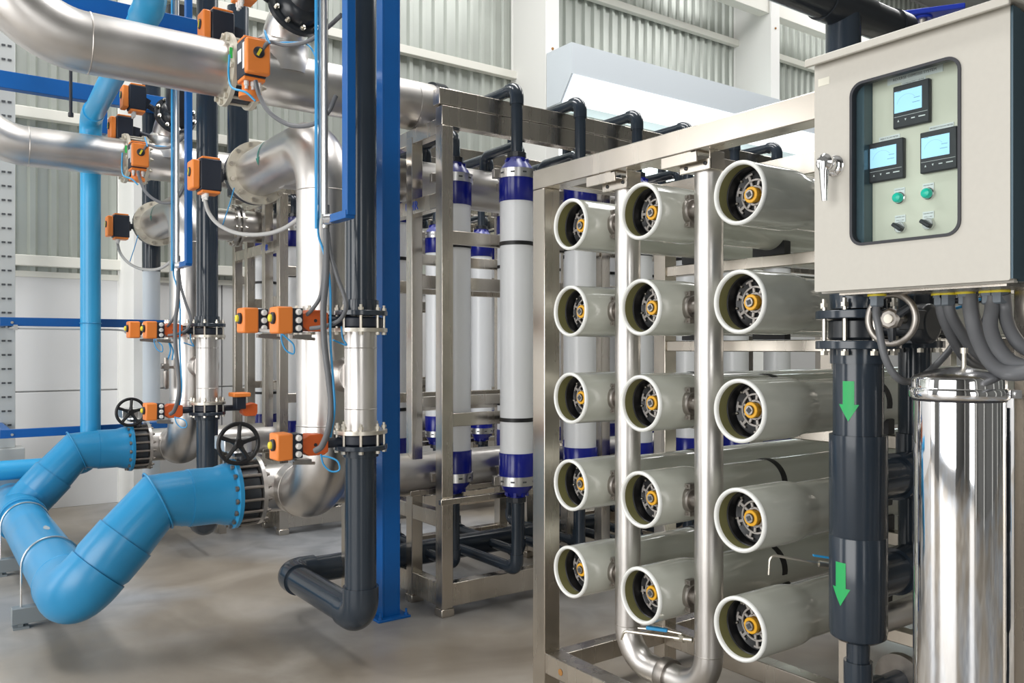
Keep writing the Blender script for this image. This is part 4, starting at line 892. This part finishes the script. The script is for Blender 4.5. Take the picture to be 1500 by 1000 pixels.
part('tubes', MB().cyl((1.66, 3.985, 2.3), (1.66, 3.985, 5.2), 0.006, n=8).cyl((1.66, 3.998, 2.3), (1.66, 3.998, 5.2), 0.006, n=8), 'tube_blue', t, 'two thin blue air tubes')
# ---- hoses of the unit
def uhose(name, label, cat, path, r, m):
    o = hose(name, label + ', @ line', cat, path, r, m, 5); units.append(o)
uhose('flexible_conduit', 'thick grey flexible conduit hanging straight down in front of the riser', 'conduit', [(1.698, 3.953, 2.417), (1.698, 3.953, 2.28), (1.69, 3.934, 2.073), (1.666, 3.914, 1.901), (1.661, 3.893, 1.732), (1.673, 3.872, 1.564), (1.684, 3.864, 1.429), (1.676, 3.87, 1.312), (1.657, 3.908, 1.218), (1.637, 3.947, 1.189)], 0.0155, 'hose_grey')
uhose('flexible_conduit', 'grey flexible conduit bulging out towards the upper plastic flange', 'conduit', [(1.703, 3.949, 2.28), (1.714, 3.941, 2.178), (1.742, 3.921, 2.058), (1.77, 3.901, 1.965), (1.774, 3.886, 1.903), (1.75, 3.89, 1.848), (1.717, 3.914, 1.821), (1.675, 3.969, 1.804), (1.641, 4.018, 1.798)], 0.011, 'hose_grey')
uhose('flexible_conduit', 'grey flexible conduit branching off to the upper orange motors', 'conduit', [(1.7, 3.976, 2.214), (1.695, 3.98, 2.077), (1.691, 4.007, 1.968), (1.662, 4.041, 1.899), (1.641, 4.117, 1.852)], 0.01, 'hose_grey')
uhose('flexible_conduit', 'pale grey conduit linking the two upper orange motors', 'conduit', [(1.52, 4.512, 1.813), (1.542, 4.435, 1.793), (1.584, 4.343, 1.789), (1.624, 4.252, 1.798), (1.668, 4.221, 1.813)], 0.01, 'hose_light')
uhose('flexible_conduit', 'grey conduit looping below the header from the front actuator', 'conduit', [(1.509, 4.458, 3.137), (1.527, 4.446, 3.056), (1.554, 4.364, 2.95), (1.624, 4.252, 2.871), (1.681, 4.088, 2.848), (1.703, 3.949, 2.88), (1.737, 3.925, 2.965)], 0.012, 'hose_grey')
uhose('flexible_conduit', 'grey conduit sagging under the round black branch valve', 'conduit', [(1.544, 4.495, 3.275), (1.583, 4.467, 3.36), (1.646, 4.36, 3.327), (1.703, 4.196, 3.313), (1.744, 4.043, 3.346), (1.759, 3.909, 3.37)], 0.011, 'hose_grey')
uhose('flexible_conduit', 'grey conduit in a wide sag below the end valve motor', 'conduit', [(1.575, 5.643, 2.675), (1.597, 5.627, 2.586), (1.64, 5.535, 2.497), (1.693, 5.312, 2.424), (1.747, 5.026, 2.392), (1.776, 4.759, 2.397), (1.797, 4.498, 2.445)], 0.013, 'hose_light')
uhose('air_tube', 'thin blue tube coiled under the upper riser motor', 'tube', [(1.613, 4.322, 1.807), (1.604, 4.328, 1.752), (1.622, 4.316, 1.691), (1.657, 4.29, 1.669), (1.657, 4.29, 1.716), (1.628, 4.311, 1.752), (1.604, 4.328, 1.778)], 0.0045, 'tube_blue')
uhose('air_tube', 'thin blue tube coiled under the lower flange motor', 'tube', [(1.675, 3.969, 1.167), (1.686, 3.961, 1.116), (1.717, 3.939, 1.081), (1.75, 3.915, 1.088), (1.745, 3.919, 1.129), (1.714, 3.941, 1.15), (1.681, 3.965, 1.157)], 0.0045, 'tube_blue')
uhose('air_tube', 'thin blue tube tied along the hanging conduit', 'tube', [(1.678, 3.992, 2.421), (1.672, 3.996, 2.283), (1.685, 3.974, 2.206), (1.699, 3.94, 2.108), (1.702, 3.913, 1.97), (1.694, 3.894, 1.732), (1.693, 3.858, 1.53), (1.698, 3.854, 1.396), (1.69, 3.885, 1.259)], 0.006, 'tube_blue')
uhose('air_tube', 'thin blue tube dangling by the end valve motor', 'tube', [(1.732, 5.53, 2.752), (1.706, 5.549, 2.639), (1.684, 5.564, 2.559), (1.67, 5.575, 2.505)], 0.004, 'tube_blue')
uhose('air_tube', 'thin pale blue tube draped over the header valve', 'tube', [(1.427, 4.641, 3.311), (1.424, 4.643, 3.199), (1.423, 4.582, 3.115), (1.467, 4.488, 3.074), (1.509, 4.458, 3.027)], 0.006, 'pvc_lightblue')
uhose('air_tube', 'thin blue tube hooking below the upper plastic flange', 'tube', [(1.801, 4.002, 1.81), (1.806, 3.998, 1.751), (1.823, 3.986, 1.715), (1.795, 4.006, 1.726), (1.746, 3.98, 1.74)], 0.0045, 'tube_blue')
uhose('air_tube', 'thin blue tube curving from the branch valve down the strut', 'tube', [(1.572, 4.413, 3.338), (1.568, 4.478, 3.424), (1.589, 4.462, 3.36), (1.646, 4.36, 3.342), (1.71, 4.252, 3.317), (1.726, 4.179, 3.248), (1.724, 4.119, 3.153), (1.71, 4.068, 3.031), (1.69, 4.02, 2.773), (1.675, 3.994, 2.421)], 0.005, 'tube_blue')
# ---- the farther unit
for o in list(units):
    c = copy_tree(o); c.location.y += DY
    c['label'] = o['label'].replace('@', 'farther'); o['label'] = o['label'].replace('@', 'nearer')

# ================================================================== single things of the pipe hall
t = thing('blue_header', 'long sky blue plastic pipe lying along the floor, joining both blue branches', 'pipe', (GX, 5.0, GZ))
e0 = V(GX, LY, GZ)
part('elbow', MB().sweep(bend([e0 - dd * 0.18, e0, e0 + V(0, 0.30, 0)], 0.14, 12), BR + 0.012, 44), 'pvc_blue', t)
part('pipe', MB().cyl(e0 + V(0, 0.16, 0), e0 + V(0, DY - 0.3, 0), BR, n=44), 'pvc_blue', t)
part('ring', MB().torus(e0 + V(0, 0.30, 0), Y, BR + 0.009, 0.005, 44, 8), 'pvc_blue', t)
part('tee', MB().lathe(e0 + V(0, DY - 0.42, 0), Y, [(0, BR), (0, BR + 0.014), (0.84, BR + 0.014), (0.84, BR)], 44).lathe(e0 + V(0, DY, 0), -dd, [(0, BR + 0.01), (0.28, BR + 0.01)], 44), 'pvc_blue', t)
part('ring', MB().torus(e0 + V(0, DY - 0.36, 0), Y, BR + 0.014, 0.006, 44, 8), 'pvc_blue', t)
part('end_pipe', MB().cyl(e0 + V(0, DY + 0.4, 0), e0 + V(0, DY + 0.75, 0), BR, n=44), 'pvc_blue', t)
part('end_flange', MB().lathe(e0 + V(0, DY + 0.62, 0), Y, [(0, 0.2), (0.05, 0.2)], 44), 'wear_grey', t, 'grey end flange')
part('scuff', MB().add([(GX + (BR + 0.001) * math.sin(q) , LY + 1.15 + a, GZ + (BR + 0.001) * math.cos(q)) for a, q in [(0.0, 0.1), (0.05, -0.05), (0.12, 0.0), (0.17, 0.12), (0.1, 0.22), (0.04, 0.2)]], [(0, 1, 2, 3, 4, 5)]), 'wear_grey', t, 'grey scuff mark')
for i, yy in enumerate((5.88, 7.30)):
    t = thing('pipe_support', 'grey channel foot with U-bolt under the blue floor pipe, %s' % ('nearer of the two' if not i else 'farther of the two'), 'pipe support', (0.62, yy, 0), 'floor supports of the blue pipe')
    part('channel', MB().box(0.50, 0.92, yy - 0.04, yy + 0.04, 0.03, 0.125), 'foot_grey', t, bevel=0.003)
    part('foot', MB().box(0.505, 0.59, yy - 0.05, yy + 0.05, 0, 0.012).box(0.535, 0.56, yy - 0.03, yy + 0.03, 0.012, 0.03).box(0.83, 0.915, yy - 0.05, yy + 0.05, 0, 0.012).box(0.86, 0.885, yy - 0.03, yy + 0.03, 0.012, 0.03), 'foot_grey', t)
    part('saddle', MB().box(0.66, 0.77, yy - 0.035, yy + 0.035, 0.125, 0.212), 'foot_grey', t)
    part('u_bolt', MB().sweep([(GX - BR - 0.007, yy, 0.05)] + [(GX - (BR + 0.007) * math.cos(q), yy, GZ + (BR + 0.007) * math.sin(q)) for q in [PI * k / 20 for k in range(21)]] + [(GX + BR + 0.007, yy, 0.05)], 0.006, 8), 'clamp_steel', t)
# vertical blue pipe at the back
t = thing('blue_drop_pipe', 'tall light blue plastic pipe standing before the white wall, bending towards the header', 'pipe', (1.30, 8.2, 0.6))
px_, py_ = 1.31, 8.25; r = 0.083
part('pipe', MB().cyl((px_, py_, 0.70), (px_, py_, 3.62), r, n=32), 'pvc_lightblue', t)
part('top_elbow', MB().sweep(bend([(px_, py_, 3.52), (px_, py_, 3.74), (px_ - 0.02, py_ - 0.3, 3.74)], 0.13, 8), r + 0.008, 28), 'pvc_lightblue', t)
part('top_run', MB().cyl((px_ - 0.01, py_ - 0.2, 3.74), (1.17, 5.45, 3.74), r, n=32), 'pvc_lightblue', t)
part('upper_elbow', MB().sweep(bend([(1.173, 5.52, 3.74), (1.165, 5.28, 3.74), (1.165, 5.28, 4.05)], 0.12, 8), r + 0.008, 28), 'pvc_lightblue', t)
part('upper_pipe', MB().cyl((1.165, 5.28, 3.9), (1.165, 5.28, 5.2), r, n=32), 'pvc_lightblue', t)
part('floor_run', MB().sweep(bend([(px_, py_, 0.82), (px_, py_, 0.665), (-0.8, py_, 0.665)], 0.1, 8), r, 28), 'pvc_lightblue', t)
for zz in (1.92, 3.50): part('clamp', MB().torus((px_, py_, zz), Z, r + 0.003, 0.005, 32, 6), 'pvc_blue', t)
# blue girders
for z0, nm in ((1.89, 'upper'), (0.92, 'lower')):
    t = thing('blue_rail', 'flat blue steel rail crossing the white wall, %s of the two' % nm, 'rail', (0.6, 8.42, z0))
    part('rail', MB().box(0.63, 2.03, 8.40, 8.44, z0, z0 + 0.075), 'blue_paint', t, bevel=0.003)
    part('bolt', MB().lathe((0.72, 8.40, z0 + 0.03), -Y, [(0, 0.012), (0.012, 0.012)], 6), 'bolt_steel', t)
    part('standoff', MB().box(1.90, 1.96, 8.44, 9.23, z0 + 0.01, z0 + 0.065).box(0.66, 0.72, 8.44, 9.38, z0 + 0.01, z0 + 0.065), 'blue_paint', t)
t = thing('blue_beam', 'bright blue steel beam passing below the near header pipe', 'beam', (0.2, 7.9, 3.9))
part('beam', MB().box(-0.6, 2.12, 8.55, 8.65, 3.98, 4.13), 'blue_paint', t, bevel=0.004)
part('bracket', MB().box(1.42, 1.50, 8.55, 8.65, 3.70, 3.98), 'blue_paint', t)
t = thing('blue_beam', 'bright blue steel beam high up behind the near header elbow', 'beam', (0.5, 6.15, 3.95))
part('beam', MB().box(0.55, 1.95, 6.10, 6.20, 3.905, 4.02), 'blue_paint', t, bevel=0.004)
part('flange', MB().box(0.55, 1.95, 6.07, 6.23, 3.893, 3.905), 'blue_paint', t)
t = thing('dark_drop_pipe', 'dark grey plastic pipe standing behind the near header elbow', 'pipe', (0.9, 6.4, 3.9))
part('pipe', MB().cyl((0.80, 6.5, 3.95), (0.80, 6.5, 5.4), 0.08, n=28), 'pvc_dark', t)
t = thing('dark_drop_pipe', 'dark grey plastic pipe hanging behind the upper actuator, cut by the elbow', 'pipe', (2.4, 7.4, 3.0))
part('pipe', MB().cyl((2.51, 7.9, 3.12), (2.51, 7.9, 4.9), 0.098, n=28), 'pvc_dark', t)
t = thing('dark_drop_pipe', 'dark grey plastic pipe standing in front of the white column', 'pipe', (1.9, 8.9, 0.5))
part('pipe', MB().cyl((1.93, 8.75, 2.45), (1.93, 8.75, 4.6), 0.085, n=28), 'pvc_dark', t)
part('pale_lower_pipe', MB().cyl((1.93, 8.75, 0.0), (1.93, 8.75, 2.46), 0.08, n=28), 'canopy', t, 'pale blue grey lower pipe')
for (xx, yy, z0, z1, s) in ((1.02, 7.3, 3.50, 4.2, 'slim black hanger rod above the far header'),):
    t = thing('hanger_rod', s, 'rod', (xx, yy, z0))
    part('rod', MB().cyl((xx, yy, z0), (xx, yy, z1), 0.012, n=10).cyl((xx, yy, z0), (xx, yy, z0 + 0.03), 0.02, n=10), 'gasket', t)
# blue column
t = thing('blue_column', 'tall blue steel column on a bolted base plate beside the plastic riser', 'column', (2.5, 4.78, 0))
cx0, cy0 = 2.397, 4.716
part('shaft', MB().box(cx0, cx0 + 0.012, cy0, cy0 + 0.125, 0.014, 6.5).box(cx0 + 0.113, cx0 + 0.125, cy0, cy0 + 0.125, 0.014, 6.5).box(cx0 + 0.012, cx0 + 0.113, cy0 + 0.001, cy0 + 0.124, 0.014, 6.5), 'blue_paint', t, bevel=0.002)
part('base_plate', MB().box(cx0 - 0.05, cx0 + 0.175, cy0 - 0.05, cy0 + 0.175, 0, 0.014), 'blue_paint', t, bevel=0.002)
bm = MB()
for a in (-0.028, 0.153):
    for b in (-0.028, 0.153): bm.cyl((cx0 + a, cy0 + b, 0.014), (cx0 + a, cy0 + b, 0.055), 0.007, n=8).cyl((cx0 + a, cy0 + b, 0.014), (cx0 + a, cy0 + b, 0.028), 0.013, n=6)
part('anchor_bolts', bm, 'blue_paint', t, kind='stuff')
# air regulator on the farther riser
t = thing('air_regulator', 'small grey air regulator with blue tubing beside the far riser', 'regulator', (1.72, 7.3, 1.4))
part('body', MB().box(1.70, 1.74, 7.26, 7.30, 1.52, 1.57).lathe((1.72, 7.28, 1.36), Z, [(0, 0.012), (0.02, 0.024), (0.15, 0.024), (0.16, 0.016)], 16).lathe((1.72, 7.28, 1.57), Z, [(0, 0.02), (0.05, 0.02)], 16).cyl((1.74, 7.28, 1.54), (1.81, 7.30, 1.54), 0.012, n=10), 'cast_steel', t)
part('gauge', MB().lathe((1.70, 7.28, 1.55), -X, [(0, 0.022), (0.02, 0.022)], 16), 'cast_steel', t)
part('tubing', MB().sweep(spline([(1.73, 7.27, 1.60), (1.75, 7.26, 1.68), (1.74, 7.27, 1.75), (1.77, 7.26, 1.68), (1.76, 7.25, 1.60)], 5), 0.006, 8), 'tube_blue', t, 'blue tubing loop')

# motor on the farther drop pipe, air pipe on the rail, sample tap behind the feed pipe
t = thing('motor_actuator', 'orange capped motor on the far side of the lower flange, farther line', 'actuator', (2.24, 6.95, 1.21))
part('stem', MB().cyl((QX + 0.1, QY + DY, 1.205), (2.24, QY + DY, 1.205), 0.024, n=12), 'navy_body', t)
part('gear_housing', MB().prism([(-0.06, -0.03), (-0.03, -0.055), (0.05, -0.055), (0.065, -0.03), (0.065, 0.04), (0.03, 0.055), (-0.06, 0.03)], (2.29, 6.90, 1.19), X, Z, -0.09), 'orange_shaded', t, bevel=0.004)
part('motor_case', MB().box(2.16, 2.24, 6.84, 6.94, 1.20, 1.30), 'navy_body', t, bevel=0.006)
part('orange_cover', MB().box(2.13, 2.27, 6.81, 6.96, 1.30, 1.335), 'orange', t, 'orange top cover', bevel=0.008)
t = thing('air_pipe', 'thin grey air pipe running under the upper blue rail', 'pipe', (0.7, 8.385, 1.85))
part('tube', MB().sweep(spline([(0.70, 8.385, 1.87), (1.1, 8.385, 1.868), (1.55, 8.385, 1.866), (1.62, 8.34, 1.84), (1.66, 8.2, 1.80)], 6), 0.008, 8), 'hose_light', t)
part('clip', MB().box(0.73, 0.76, 8.37, 8.402, 1.855, 1.90), 'hose_light', t)
t = thing('sample_tap', 'thin steel sample tap with blue lever half hidden by the feed pipe', 'valve', (2.46, 1.86, 0.96))
part('tube', MB().sweep(bend([(2.462, 1.868, 0.90), (2.462, 1.863, 0.972), (2.62, 1.75, 0.937)], 0.02, 4), 0.005, 8), 'bolt_steel', t)
part('body', MB().cyl((2.60, 1.762, 0.940), (2.68, 1.705, 0.925), 0.012, n=10), 'bolt_steel', t)
part('lever', MB().obox((2.60, 1.745, 0.968), V(0.8, -0.57, -0.15), V(0.57, 0.8, 0), Z, 0.035, 0.006, 0.003), 'tube_blue', t, 'blue lever')
